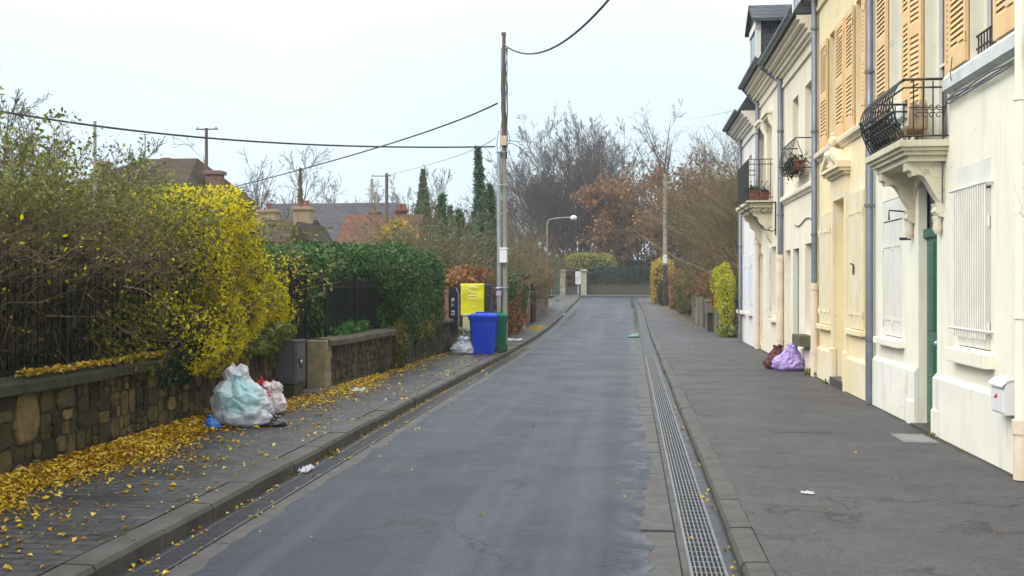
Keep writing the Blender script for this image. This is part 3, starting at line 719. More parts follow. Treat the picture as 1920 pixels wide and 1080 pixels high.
zt, zb_ = 4.05, 3.43
def bulge(t): return -.12 * math.sin(math.pi * min(1, max(0, (1 - t)) ** .75)) if 0 < t < 1 else 0
fx = BX + .06
for z in (zt, zt - .09, zb_):
    rr_ = .016 if z == zt else .011
    rail.tube([(XW, BY0 + .03, z), (fx, BY0 + .03, z), (fx, BY1 - .03, z), (XW, BY1 - .03, z)], rr_, 6)
for y in (BY0 + .03, BY1 - .03):
    for x in np.linspace(fx + .10, XW - .06, 4): rail.tube([(x, y, zb_), (x, y, zt - .02)], .008, 6)
    for x in np.linspace(fx + .15, XW - .1, 4):           # small scrolls between the side bars
        for sgn in (1, -1):
            rail.tube([(x + .04 * a * math.cos(a * 4.5), y, 3.70 + sgn * (.02 + .035 * a * math.sin(a * 4.5) + .03)) for a in np.linspace(.15, 1.25, 12)], .006, 5)
    rail.tube([(fx + .05, y, 3.74), (XW - .02, y, 3.74)], .006, 5)
nb = 13
for i in range(nb):
    y = BY0 + .05 + (BY1 - BY0 - .10) * i / (nb - 1)
    rail.tube([(fx + bulge(t), y, zb_ + (zt - zb_) * t) for t in np.linspace(0, 1, 11)], .009, 6)
    if i < nb - 1:
        yc = y + (BY1 - BY0 - .1) / (nb - 1) / 2
        for zc, sg in ((3.55, 1), (3.68, -1), (3.80, 1)):
            t0 = (zc - zb_) / (zt - zb_)
            rail.tube([(fx + bulge(t0 + .07 * a * math.sin(a * 5)), yc + sg * .05 * a * math.cos(a * 5), zc + .055 * a * math.sin(a * 5)) for a in np.linspace(.2, 1.25, 12)], .0065, 5)
        rail.ball((fx + bulge(.45) - .004, yc, 3.70), .022, n=8, m=5); rail.ball((fx + bulge(.25) - .004, yc, 3.58), .02, n=8, m=5)
rail.build('railing', M['iron'], bal)
pipe(hA, XW - .085, W(1914, XW - .085), .10, .60, 7.3, .05, None, up_mat='wall_white'); pipe(hA, XW - .08, W(1630, XW - .08), .10, .10, 7.3, .055, [(XW - .12, W(1630), 7.45), (XW - .42, W(1630), 7.62)])
mb = MB(); zz = 2.72; y_ = W(1692) - .15
mb.tube([(XW - .02, 13.72, 2.70), (XW - .26, 13.72, 2.72), (XW - .26, 13.72, 2.60)], .012, 6); mb.tube([(XW - .03, 13.6, 2.36), (XW - .16, 13.6, 2.36)], .02, 6)
mb.build('lamp_hook', M['iron'], hA)
# letterbox and flush plate
mb = MB(); ya, yb = 9.86, 10.2; xa, xb = XW - .17, XW - .052
prof = [(xa, .64), (xa, .89), (xa + .02, .93), (xa + .05, .945), (xb, .955), (xb, .64)]
lb = thing('letterbox', 'white metal letterbox fixed to the foot of the white house wall', 'letterbox', (XW - .11, 10.03, .64))
mb.prism(prof, ya, yb); mb.box(xa - .012, xa, ya + .02, yb - .02, .66, .86); mb.build('case', M['plastic_white'], lb)
mb = MB(); mb.prism([(xa - .03, .885), (xa - .03, .90), (xa + .015, .945), (xa + .05, .958), (xb, .968), (xb, .957), (xa + .05, .947), (xa + .018, .932)], ya - .012, yb + .012); mb.build('lid', M['plastic_white'], lb)
mb = MB(); mb.ball((xa - .014, 10.03, .80), .02, .3, 1, 1, 10, 6); mb.tube([(xa - .016, 10.03, .80), (xa - .016, 10.07, .78)], .008, 6); mb.build('emblem', M['red'], lb)
mb = MB(); mb.box(2.94, 3.30, 11.9, 12.55, HR - .01, HR + .004); mb.box(2.98, 3.26, 11.95, 12.5, HR, HR + .008)
tag(mb.build('access_cover', pm('pale_cover_steel', (.26, .26, .26), (.17, .17, .17), 6, .6, .3, 60)), 'pale square access cover in the pavement before the green door', 'cover')
mb = MB(); mb.box(1.62, 2.30, 12.55, 12.95, HR - .01, HR + .002); mb.box(1.66, 2.26, 12.6, 12.9, HR, HR + .004)
tag(mb.build('access_cover', M['asphalt_walk']), 'worn rectangular cover in the middle of the asphalt pavement', 'cover')
# ---------- house B: cream house with orange shutters upstairs
yB0, yB1 = yA1, W(1530)
hB = thing('terraced_house', 'cream house with orange louvred shutters and a bust above its door', 'house', (XW, (yB0 + yB1) / 2, .1), 'terraced houses along the pavement')
b1 = (18.95, 20.0, 1.10, 3.05, .08); b2 = (16.35, 17.35, 1.12, 3.22, .08); bd = (17.62, 18.55, .22, 3.20, .32)
v1 = (18.42, 19.15, 4.22, 6.15, .3); v2 = (16.35, 16.95, 4.22, 6.15, .3)
house_shell(hB, XW, yB0, yB1, 7.45, [b1, b2, bd, v1, v2], M['wall_cream'])
house_roof(hB, XW, yB0, yB1, 7.45); cornice(hB, XW, yB0, yB1, 7.45, M['wall_cream']); gutter(hB, XW, yB0, yB1, 7.5)
mb = MB(); band = [(XW - .03, 4.04), (XW - .05, 4.08), (XW - .10, 4.11), (XW - .10, 4.17), (XW - .07, 4.21), (XW + .002, 4.21), (XW + .002, 4.04)]
mb.prism(band, yB0, yB1); mb.build('sill_band', M['stone_trim'], hB)
for a, b in ((yB0, bd[0] - .16), (bd[1] + .16, yB1)):
    mb = MB(); mb.prism([(XW - .05, 0), (XW - .05, .62), (XW - .01, .67), (XW + .002, .67), (XW + .002, 0)], a, b); mb.build('plinth', M['plinth_cream'], hB)
for w in (b1, b2):
    ya, yb, za, zb, _ = w; ym = (ya + yb) / 2
    plank_leaf(hB, XW - .005, ya, ym - .004, za, zb, M['cream_paint'], 3); plank_leaf(hB, XW - .005, ym + .004, yb, za, zb, M['cream_paint'], 3)
    sill(hB, XW, ya - .06, yb + .06, za - .10, za - .015, .09, M['wall_cream'])
mb = MB(); mb.tube([(XW - .05, 16.9, 1.95), (XW - .05, 16.9, 2.1), (XW - .09, 16.92, 2.12)], .014, 6); mb.build('shutter_catch', M['iron'], hB)
for u in (v1, v2): casement(hB, XW, u[0], u[1], u[2], u[3], M['cream_paint'])
T0, T1 = 4.22, 6.12
louver_leaf(hB, xs, 19.17, 19.86, T0, T1, M['orange_paint']); louver_leaf(hB, xs, 17.72, 18.40, T0, T1, M['orange_paint'])
louver_leaf(hB, xs, 16.97, 17.56, T0, T1, M['orange_paint']); louver_leaf(hB, xs, yB0 + .06, 16.33, T0, T1, M['orange_paint'])
# doorway: stone surround, pediment and bust
mb = MB()
for a, b in ((bd[0] - .17, bd[0]), (bd[1], bd[1] + .17)): mb.box(XW - .055, XW + .002, a, b, .05, 3.20); mb.bbox(XW - .085, XW, a - .02, b + .02, .05, .72, .015)
mb.box(XW - .055, XW + .002, bd[0] - .17, bd[1] + .17, 3.20, 3.56)
mb.build('door_surround', M['plinth_cream'], hB)
mb = MB()
for o, a, b in ((.10, 3.56, 3.61), (.17, 3.61, 3.66), (.22, 3.66, 3.71)): mb.box(XW - o, XW + .002, bd[0] - .17 - o * .6, bd[1] + .17 + o * .6, a, b)
yl, yr, yc = bd[1] + .30, bd[0] - .30, (bd[0] + bd[1]) / 2
for ya, yb in ((yl, yc + .14),):
    mb.prism([(ya, 3.71), (ya, 3.76), (yb, 4.02), (yb, 3.95), (ya - .12, 3.71)], XW - .22, XW, 'x')
for ya, yb in ((yr, yc - .14),):
    mb.prism([(ya, 3.71), (ya + .12, 3.71), (yb, 3.95), (yb, 4.02), (ya, 3.76)], XW - .22, XW, 'x')
ped = mb.build('pediment', M['plinth_cream'], hB)
mb = MB(); c = Vector((XW - .13, yc, 3.71))
mb.lathe(c, [(.10, 0), (.12, .04), (.07, .08), (.11, .14), (.16, .20), (.15, .26), (.07, .31), (.05, .35)], 14)
mb.ball(c + Vector((-.01, 0, .43)), .078, 1, .86, 1.2, 14, 10); mb.ball(c + Vector((-.085, 0, .42)), .016); mb.ball(c + Vector((.02, 0, .47)), .082, 1, 1, .9); mb.ball(c + Vector((.0, 0, .56)), .04, 1, 1, .9)
for s in (1, -1): mb.ball(c + Vector((.0, s * .15, .16)), .09, .8, 1.1, .9)
mb.build('bust', M['plinth_cream'], ped)
mb = MB(); mb.box(XW + .30, XW + .34, bd[0], bd[1], .22, 3.2)
for a, b in ((.4, 1.1), (1.25, 2.2), (2.35, 3.05)):
    mb.bbox(XW + .285, XW + .31, bd[0] + .1, bd[1] - .1, a, b, .012)
d = mb.build('door', M['cream_paint'], hB)
mb = MB(); mb.ball((XW + .25, bd[0] + .13, 1.2), .04); mb.tube([(XW + .25, bd[0] + .13, 1.2), (XW + .31, bd[0] + .13, 1.2)], .012, 6); mb.build('handle', M['iron'], d)
mb = MB(); mb.bbox(XW - .10, XW + .32, bd[0] - .06, bd[1] + .06, .05, .24, .012); mb.build('doorstep', M['slab'], hB)
pipe(hB, XW - .08, W(1527, XW - .08), .10, 1.80, 7.1, .055, [(XW - .12, W(1527), 7.3), (XW - .42, W(1527), 7.48)])

# ---------- house C
def dormer(root, xw, ya, yb, z0, z1, hip=False):
    mb = MB(); xb = xw + 2.0
    mb.box(xw, xb, ya, yb, z0, z1); o = mb.build('dormer', M['slate'], root)
    mb = MB(); t = .12; x = xw - .03
    mb.box(x, xw + .1, ya - .03, ya + t, z0 - .05, z1); mb.box(x, xw + .1, yb - t, yb + .03, z0 - .05, z1); mb.box(x - .015, xw + .1, ya - .06, yb + .06, z1 - .16, z1 + .03); mb.box(x - .03, xw + .1, ya - .05, yb + .05, z0 - .12, z0 - .03)
    mb.box(x + .02, xw + .06, (ya + yb) / 2 - .04, (ya + yb) / 2 + .04, z0, z1 - .16)
    mb.build('dormer_frame', M['white_paint'], o)
    mb = MB(); mb.box(xw - .012, xw - .003, ya + t, yb - t, z0 - .03, z1 - .15); mb.build('pane', M['glass'], o)
    mb = MB(); ym = (ya + yb) / 2; e = .22
    mb.prism([(ya - e, z1 - .02), (ya - e, z1 + .06), (ym, z1 + .62), (yb + e, z1 + .06), (yb + e, z1 - .02), (ym, z1 + .5)], xw - .14, xb, 'x')
    mb.prism([(ya - .05, z1 + .03), (ym, z1 + .5), (yb + .05, z1 + .03)], xw - .02, xw + .1, 'x')
    mb.build('dormer_roof', M['slate'], o); return o
def hood(root, xw, ya, yb, z, mat):
    mb = MB(); mb.bbox(xw - .16, xw, ya - .1, yb + .1, z + .12, z + .20, .01); mb.bbox(xw - .11, xw, ya - .06, yb + .06, z + .05, z + .12, .01)
    for y in (ya - .03, yb + .03):
        mb.prism([(xw, z + .05), (xw - .10, z + .05), (xw - .09, z - .05), (xw - .04, z - .16), (xw, z - .22)], y - .05, y + .05)
    return mb.build('window_hood', mat, root)
yC0, yC1 = yB1, W(1464); XC = XW
hC = thing('terraced_house', 'ivory house with a stone ledge and a plant filled window balconette', 'house', (XC, (yC0 + yC1) / 2, .1), 'terraced houses along the pavement')
c1 = (22.62, 23.42, 3.95, 5.74, .25); c2 = (20.95, 21.76, 3.95, 5.74, .25)
cd1 = (23.72, 24.5, .2, 2.55, .25); cd2 = (22.55, 23.35, .2, 2.55, .10); cw = (20.98, 21.78, .82, 2.6, .25)
ZC = 6.86
house_shell(hC, XC, yC0, yC1, ZC, [c1, c2, cd1, cd2, cw], M['wall_off'])
house_roof(hC, XC, yC0, yC1, ZC); cornice(hC, XC, yC0, yC1, ZC, M['wall_off']); gutter(hC, XC, yC0, yC1, ZC + .06)
mb = MB(); mb.prism([(x, z - .45) for x, z in band], yC0, yC1); mb.build('string_course', M['wall_off'], hC)
mb = MB()
mb.prism([(XC - .04, 0), (XC - .04, .5), (XC + .002, .55), (XC + .002, 0)], yC0, cd2[0] - .02); mb.build('plinth', M['wall_off'], hC)
for u in (c1, c2): casement(hC, XC, *u[:4], M['white_paint'])
casement(hC, XC, *cw[:4], M['white_paint'], .2)
sill(hC, XC, cw[0] - .08, cw[1] + .1, .60, .81, .24, M['bench_stone'])
for dd, mt in ((cd1, 'white_paint'), (cd2, 'green_paint')):
    x = XC + dd[4]; mb = MB(); mb.box(x, x + .04, dd[0], dd[1], dd[2], dd[3])
    for a, b in ((.35, .9), (1.0, 1.6), (1.7, 2.4)): mb.bbox(x - .018, x + .01, dd[0] + .1, dd[1] - .1, a, b, .01)
    d = mb.build('door', M[mt], hC)
    mb = MB(); mb.ball((x - .05, dd[0] + .1, 1.2), .035); mb.tube([(x, dd[0] + .1, 1.2), (x - .05, dd[0] + .1, 1.2)], .012, 6); mb.build('handle', M['galv'], d)
    mb = MB(); mb.bbox(XC - .08, x, dd[0] - .02, dd[1] + .02, .05, .21, .01); mb.build('doorstep', M['slab'], hC)
dormer(hC, XC + .08, 22.7, 23.8, ZC + .25, ZC + 3.0)
mb = MB(); mb.box(XC - .02, XC + .9, yB1 - .01, yB1 + .0, 0, .01) if False else mb.box(XC + .25, XC + .95, yC0 + .02, yC0 + .32, ZC - .1, ZC + 2.6); mb.build('chimney', M['slate'], hC)
def balconette(root, x0, ya, yb, z0, z1, xw, n=9, belly=.08):
    mb = MB()
    for z in (z0, z1): mb.tube([(xw, ya, z), (x0, ya, z), (x0, yb, z), (xw, yb, z)], .013, 6)
    for i in range(n):
        y = ya + (yb - ya) * i / (n - 1); mb.tube([(x0 - belly * math.sin(math.pi * (1 - t) ** 1.4), y, z0 + (z1 - z0) * t) for t in np.linspace(0, 1, 8)], .008, 5)
    for y in (ya, yb):
        mb.tube([(xw, y, z0 + .05), ((xw + x0) / 2, y, (z0 + z1) / 2 - .1), (x0 + .02, y, z1 - .05)], .008, 5)
    return mb
br_ = balconette(hC, XC - .30, 21.0, 22.7, 4.05, 4.62, XC).build('window_railing', M['iron'], hC)
pipe(hC, XC - .08, W(1463, XC - .08), .10, 2.45, 6.4, .06, [(XC - .12, W(1463), 6.6), (XC - .42, W(1463), ZC)])
mb = MB(); mb.tube([(XC - .015, y, 3.05 + .05 * math.sin(y * 3)) for y in np.linspace(20.75, 23.0, 14)], .012, 5); mb.build('cable_run', M['cable_grey'], hC)

# ---------- house D
XD = XW - .05; yD0, yD1 = yC1, W(1421, XD); ZD = 7.05
hD = thing('terraced_house', 'narrow ivory house with a slender iron balcony and a scrolled sign bracket', 'house', (XD, (yD0 + yD1) / 2, .1), 'terraced houses along the pavement')
d1 = (27.9, 28.7, 3.9, 5.8, .25); d2 = (26.4, 27.3, 3.75, 5.8, .25)
e1 = (28.2, 29.0, .2, 2.6, .25); e2 = (25.7, 26.5, 1.0, 2.7, .2)
house_shell(hD, XD, yD0, yD1, ZD, [d1, d2, e1, e2], M['wall_off'])
house_roof(hD, XD, yD0, yD1, ZD); cornice(hD, XD, yD0, yD1, ZD, M['wall_off']); gutter(hD, XD, yD0, yD1, ZD + .06)
for u in (d1, d2, e2): casement(hD, XD, *u[:4], M['white_paint'])
hood(hD, XD, d2[0], d2[1], 5.82, M['wall_off']); hood(hD, XD, d1[0], d1[1], 5.82, M['wall_off'])
plank_leaf(hD, XD - .01, 26.55, 27.0, 1.0, 2.7, M['white_paint'], 3)
sill(hD, XD, e2[0] - .05, e2[1] + .05, .9, .98, .1, M['wall_off'])
mb = MB(); x = XD + .25; mb.box(x, x + .04, e1[0], e1[1], .2, 2.6); mb.bbox(x - .02, x, e1[0] + .1, e1[1] - .1, .4, 1.2, .01); mb.bbox(x - .02, x, e1[0] + .1, e1[1] - .1, 1.3, 2.4, .01); d = mb.build('door', M['white_paint'], hD)
mb = MB(); mb.ball((x - .05, e1[0] + .1, 1.2), .035); mb.build('handle', M['iron'], d)
dormer(hD, XD - .15, 28.2, 29.6, ZD + .2, ZD + 1.55)
# balcony of D on stepped corbels
qy0, qy1, qx = 26.2, 28.9, XD - .62
mb = MB()
for o, a, b in ((0, 3.74, 3.82), (.06, 3.66, 3.74), (.14, 3.58, 3.66)): mb.bbox(qx + o, XD + .002, qy0 + o, qy1 - o, a, b, .008)
bd_ = mb.build('balcony', M['stone_trim'], hD)
for y in (26.55, 28.5):
    mb = MB(); mb.prism([(XD, 3.58), (qx + .18, 3.58), (qx + .2, 3.48), (qx + .30, 3.42), (qx + .34, 3.28), (qx + .45, 3.2), (XD - .1, 2.95), (XD, 2.8)], y - .11, y + .11); mb.build('corbel', M['stone_trim'], bd_)
mb = MB()
for z in (3.90, 4.70, 4.82): mb.tube([(XD, qy0 + .05, z), (qx + .05, qy0 + .05, z), (qx + .05, qy1 - .05, z), (XD, qy1 - .05, z)], .012, 6)
for i in range(22): y = qy0 + .05 + (qy1 - qy0 - .1) * i / 21; mb.tube([(qx + .05, y, 3.82), (qx + .05, y, 4.82)], .009, 5)
for x in np.linspace(qx + .05, XD - .05, 5): mb.tube([(x, qy0 + .05, 3.82), (x, qy0 + .05, 4.82)], .009, 5)
for x in np.linspace(qx + .12, XD - .12, 4):
    mb.tube([(x + .05 * a * math.cos(a * 5), qy0 + .05, 4.25 + .12 * a * math.sin(a * 5)) for a in np.linspace(.1, 1.3, 14)], .008, 5)
mb.build('railing', M['iron'], bd_)
mb = MB(); y = 25.6; xx = XD - .72                          # scrolled sign bracket reaching out over the pavement
mb.tube([(XD, y, 3.72), (xx - .3, y, 3.72)], .02, 6); mb.tube([(XD - .02, y, 3.75), (XD - .02, y, 2.95)], .018, 6)
mb.tube([(XD - .1, y, 3.05), (XD - .3, y, 3.1), (XD - .45, y, 3.3), (XD - .62, y, 3.5), (xx - .25, y, 3.68)], .014, 6)
for cx, cz, rad in ((XD - .12, 3.12, .10), (XD - .30, 3.55, .12), (XD - .62, 3.62, .07)):
    mb.tube([(cx + rad * a * math.cos(a * 6.5), y, cz + rad * a * math.sin(a * 6.5)) for a in np.linspace(.12, 1.0, 20)], .011, 5)
mb.build('sign_bracket', M['iron'], hD)
pipe(hD, XD - .08, W(1420.5, XD - .08), .10, 2.95, 6.55, .055, [(XD - .12, yD1, 6.75), (XD - .40, yD1 - .1, ZD)])

# ---------- house E
XE = XW - .13; yE0, yE1 = yD1, W(1387, XE); ZE = 6.48
hE = thing('terraced_house', 'low pale end house with bluish white closed shutters', 'house', (XE, (yE0 + yE1) / 2, .1), 'terraced houses along the pavement')
g1 = (29.9, 30.7, 1.05, 2.62, .1); g2 = (31.6, 33.0, 1.05, 2.62, .1); k1 = (30.0, 30.7, 4.3, 5.4, .25); k2 = (32.4, 33.1, 4.1, 5.2, .25)
house_shell(hE, XE, yE0, yE1, ZE, [g1, g2, k1, k2], M['wall_lilac'])
house_roof(hE, XE, yE0, yE1, ZE); cornice(hE, XE, yE0, yE1, ZE, M['wall_off2']); gutter(hE, XE, yE0, yE1, ZE + .06)
for g in (g1, g2):
    ya, yb = g[0], g[1]; ym = (ya + yb) / 2
    plank_leaf(hE, XE + .0, ya, ym - .004, g[2], g[3], M['bluish_paint'], 3); plank_leaf(hE, XE + .0, ym + .004, yb, g[2], g[3], M['bluish_paint'], 3)
    sill(hE, XE, ya - .08, yb + .08, .93, 1.03, .12, M['wall_off2'])
for u in (k1, k2): casement(hE, XE, *u[:4], M['white_paint']); sill(hE, XE, u[0] - .05, u[1] + .05, u[2] - .1, u[2] - .015, .08, M['wall_off2'])
pipe(hE, XE - .09, W(1388, XE - .09), .10, .10, 6.1, .06, [(XE - .12, yE1, 6.25), (XE - .40, yE1 - .05, ZE)])

# plant pots: terracotta window boxes on the balcony and behind the balconette
def leafy(n, c, ext, rng): return np.asarray(c) + rng.normal(0, 1, (n, 3)) * np.asarray(ext)
def pot(name, label, x0, x1, y0, y1, z0, z1, mat, group=None):
    root = thing(name, label, 'planter', ((x0 + x1) / 2, (y0 + y1) / 2, z0), group)
    mb = MB(); i = .025
    A = [(x0 + i, y0 + i, z0), (x1 - i, y0 + i, z0), (x1 - i, y1 - i, z0), (x0 + i, y1 - i, z0)]; B = [(x0, y0, z1), (x1, y0, z1), (x1, y1, z1), (x0, y1, z1)]
    mb.add(A + B, [(0, 3, 2, 1), (0, 1, 5, 4), (1, 2, 6, 5), (2, 3, 7, 6), (3, 0, 4, 7), (4, 5, 6, 7)])
    mb.bbox(x0 - .015, x1 + .015, y0 - .015, y1 + .015, z1 - .035, z1 + .004, .006)
    mb.build('box', mat, root); return root
POTS = []
p = pot('planter', 'long terracotta planter resting on the slender iron balcony', qx + .08, qx + .3, 26.35, 27.1, 3.83, 4.08, M['terracotta']); POTS.append((p, (qx + .19, 26.7, 4.1), (.07, .25, .05), 300))
p = pot('planter', 'small round terracotta pot beside the long planter on the balcony', qx + .32, XD - .06, 26.3, 26.6, 3.83, 4.02, M['terracotta']); POTS.append((p, (qx + .45, 26.45, 4.06), (.06, .08, .05), 160))
p = pot('planter', 'dark overgrown planter hung inside the window balconette', XC - .28, XC - .08, 21.2, 22.5, 4.05, 4.22, M['terracotta']); POTS.append((p, (XC - .22, 21.85, 4.16), (.07, .42, .09), 900))
# ------------------------------------------------------------------ plant helpers
def unit(a): return a / np.maximum(np.linalg.norm(a, axis=-1, keepdims=True), 1e-9)
def leaves_mesh(P, size, rng, up=None, upmix=0.0, aspect=.55, fold=.25, flat=0.0):
    """one small diamond-shaped leaf per point -> vertices, faces"""
    n = len(P); d = unit(rng.normal(0, 1, (n, 3)))
    if up is not None: d = unit(d * (1 - upmix) + np.asarray(up) * upmix)
    q = unit(rng.normal(0, 1, (n, 3)));
    if flat: q = unit(q * (1 - flat) + np.array([0, 0, 1.]) * flat); d = unit(d * np.array([1, 1, 1 - flat]))
    w = unit(np.cross(d, q)); nn = np.cross(w, d)
    s = (np.asarray(size) * rng.uniform(.5, 1.5, n))[:, None]
    c = np.asarray(P); a = c - d * s * .5; b = c + d * s * .5
    l = c + w * s * aspect * .5 + nn * s * fold * .3; r = c - w * s * aspect * .5 + nn * s * fold * .3
    V = np.stack([a, l, b, r], 1).reshape(-1, 3); F = np.arange(4 * n).reshape(n, 4)
    return V, F
def strands_mesh(P, r0, r1, k=3):
    """thin tapering tubes along polylines P [n, m, 3]; radii r0, r1 arrays [n]"""
    P = np.asarray(P, float); n, m, _ = P.shape
    T = np.gradient(P, axis=1); T = unit(T); ref = np.where(np.abs(T[..., 2:3]) > .9, np.array([1., 0, 0]), np.array([0, 0, 1.]))
    u = unit(np.cross(T, ref)); w = np.cross(T, u)
    t = np.linspace(0, 1, m)[None, :]; rad = (np.asarray(r0)[:, None] * (1 - t) + np.asarray(r1)[:, None] * t)[..., None]
    ring = [P + (u * math.cos(a) + w * math.sin(a)) * rad for a in np.arange(k) * 2 * math.pi / k]
    V = np.stack(ring, 2).reshape(-1, 3)
    base = (np.arange(n) * m * k)[:, None, None]; i = np.arange(m - 1)[None, :, None] * k; j = np.arange(k)[None, None, :]; j2 = (j + 1) % k
    F = np.stack([base + i + j, base + i + j2, base + i + k + j2, base + i + k + j], -1).reshape(-1, 4)
    return V, F
def cat(parts):
    V, F, o = [], [], 0
    for v, f in parts: V.append(v); F.append(f + o); o += len(v)
    return np.concatenate(V), np.concatenate(F)
def grow(par, r0, r1, m, t0, t1, ang, ln, up, wig, rng, K=5, rr=.6):
    """m side shoots on every parent polyline"""
    n, k, _ = par.shape; idx = np.repeat(np.arange(n), m); t = rng.uniform(t0, t1, len(idx))
    f = t * (k - 1); i = np.minimum(f.astype(int), k - 2); fr = (f - i)[:, None]
    base = par[idx, i] * (1 - fr) + par[idx, i + 1] * fr; tan = unit(par[idx, i + 1] - par[idx, i])
    L = np.linalg.norm(np.diff(par, axis=1), axis=2).sum(1)[idx] * ln * (1.15 - .6 * t) * rng.uniform(.6, 1.25, len(idx))
    q = unit(np.cross(tan, unit(rng.normal(0, 1, tan.shape)))); a = (ang * rng.uniform(.6, 1.4, len(idx)))[:, None]
    d = unit(tan * np.cos(a) + q * np.sin(a)); pts = [base]; cur = base
    for s in range(K - 1):
        d = unit(d + np.array([0, 0, 1.]) * up / (K - 1) + rng.normal(0, wig, d.shape))
        cur = cur + d * (L / (K - 1))[:, None]; pts.append(cur)
    ra = (r0[idx] * (1 - t) + r1[idx] * t) * rr; rb = ra * .35
    return np.stack(pts, 1), ra, rb
def bare_tree(name, label, base, stems, spec, mat, seed, group=None, leaves=None, crown_from=2, minr=.0, twig_mat=None):
    """stems: list of (direction, length, radius, bend); spec per level: (m, t0, t1, angle, length ratio, up, wiggle)"""
    rng = np.random.default_rng(seed); P = []; r0 = []; r1 = []
    for d, L, rad, bend in stems:
        d = np.array(d, float); d /= np.linalg.norm(d); cur = np.array(base, float) + np.array([d[0], d[1], 0]) * .15; pts = [cur]
        for s in range(7):
            d = unit(d + np.array([0, 0, 1.]) * bend / 7 + rng.normal(0, .05, 3)); cur = cur + d * L / 7; pts.append(cur)
        P.append(pts); r0.append(rad); r1.append(rad * .08)
    levels = [(np.array(P), np.array(r0), np.array(r1))]
    for sp in spec:
        a, b, c = levels[-1]; src, s0, s1 = a, b, c
        levels.append(grow(src, s0, s1, *sp, rng))
    root = thing(name, label, 'tree', base, group)
    lo = [strands_mesh(p, np.maximum(a, minr), np.maximum(b, minr), 6 if i == 0 else 5) for i, (p, a, b) in enumerate(levels[:crown_from])]
    np_mesh('trunk', *cat(lo), mat, root, True)
    hi = [strands_mesh(p, np.maximum(a, minr), np.maximum(b, minr), 3) for p, a, b in levels[crown_from:]]
    np_mesh('crown', *cat(hi), twig_mat or mat, root, True)
    if leaves:
        n, size, lmat, spread, cond = leaves; p = levels[-1][0].reshape(-1, 3)
        p = p[cond(p)] if cond else p
        p = p[rng.integers(0, len(p), n)] + rng.normal(0, spread, (n, 3))
        np_mesh('leaves', *leaves_mesh(p, size, rng), lmat, root)
    return root
class Lump:
    """rounded box with a lumpy skin"""
    def __init__(s, c, half, p=3.5, amp=.1, freq=1.6, seed=0):
        s.c = np.array(c, float); s.h = np.array(half, float); s.p = p; s.amp = amp; r = np.random.default_rng(seed)
        s.k = r.normal(0, freq, (10, 3)); s.ph = r.uniform(0, 6.28, 10)
    def field(s, P):
        q = np.abs(P - s.c) / s.h; f = (q ** s.p).sum(1) ** (1 / s.p)
        return f - s.amp * np.sin(P @ s.k.T + s.ph).sum(1) / 3
    def points(s, n, rng, inner=.72, outer=1.03, bias=2.0):
        out = []; tot = 0
        while tot < n:
            P = s.c + rng.uniform(-1.25, 1.25, (n * 3, 3)) * s.h; f = s.field(P)
            keep = (f < outer + rng.exponential(.02, len(f))) & (f > inner) & (rng.random(len(f)) < ((f - inner) / (outer - inner)).clip(0, 1) ** bias + .03)
            P = P[keep]; out.append(P); tot += len(P)
        return np.concatenate(out)[:n]
    def core(s, scale, n=28, m=18):
        th = np.linspace(0, 2 * math.pi, n, endpoint=False); ph = np.linspace(.02, math.pi - .02, m); V = []
        for b in ph:
            D = np.stack([np.sin(b) * np.cos(th), np.sin(b) * np.sin(th), np.full(n, np.cos(b))], 1)
            D = D / ((np.abs(D) ** s.p).sum(1) ** (1 / s.p))[:, None]; P = s.c + D * s.h * scale
            g = 1 + s.amp * np.sin(P @ s.k.T + s.ph).sum(1) / 3; V.append(s.c + D * s.h * scale * g[:, None])
        V = np.concatenate(V); F = [(i * n + j, (i + 1) * n + j, (i + 1) * n + (j + 1) % n, i * n + (j + 1) % n) for i in range(m - 1) for j in range(n)]
        return V, np.array(F)
def hedge(name, label, lumps, counts, size, lmat, seed, cat_='hedge', core=.84, cmat=None, up=None, upmix=0, inner=.74, bias=1.6, group=None, aspect=.6, zmin=None, twigs=None):
    rng = np.random.default_rng(seed); c = lumps[0].c; lo = min(l.c[2] - l.h[2] for l in lumps)
    root = thing(name, label, cat_, (c[0], c[1], lo), group)
    P = np.concatenate([l.points(n, rng, inner, 1.03, bias) for l, n in zip(lumps, counts)])
    if zmin is not None: P = P[P[:, 2] > zmin]
    np_mesh('foliage', *leaves_mesh(P, size, rng, up, upmix, aspect), lmat, root)
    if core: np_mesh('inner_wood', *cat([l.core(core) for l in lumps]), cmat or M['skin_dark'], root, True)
    if twigs:
        n, L, r_, tm = twigs; Q = np.concatenate([l.points(n, rng, .8, 1.0, 1) for l in lumps])
        d = unit(rng.normal(0, .7, (len(Q), 3)) + np.array([0, 0, .8])); l_ = rng.uniform(.4, 1, len(Q))[:, None] * L
        S = np.stack([Q - d * l_ * .5, Q + d * l_ * .1 + rng.normal(0, .04, Q.shape), Q + d * l_ * .6 + rng.normal(0, .08, Q.shape)], 1)
        np_mesh('twigs', *strands_mesh(S, np.full(len(S), r_), np.full(len(S), r_ * .4)), tm, root)
    return root
M['bark_grey'] = pm('grey_violet_bark', (.11, .082, .076), (.065, .050, .048), 3, .9, .4, 20, .02)
M['bark_brown'] = pm('brown_bark', (.10, .072, .055), (.06, .045, .036), 3, .9, .4, 20, .02)
M['twig_grey'] = pm('pale_grey_twigs', (.16, .14, .14), (.11, .095, .10), 2, .9, 0)
M['twig_brown'] = leafmat('brown_twigs', [(0, (.04, .028, .014)), (.45, (.12, .085, .045)), (.8, (.24, .18, .10)), (1, (.36, .29, .17))], .8, 1.2, .3, 0)
M['twig_olive'] = leafmat('olive_brown_twigs', [(0, (.085, .065, .035)), (.5, (.15, .115, .055)), (1, (.23, .18, .085))], .8, .9, .4, 0)
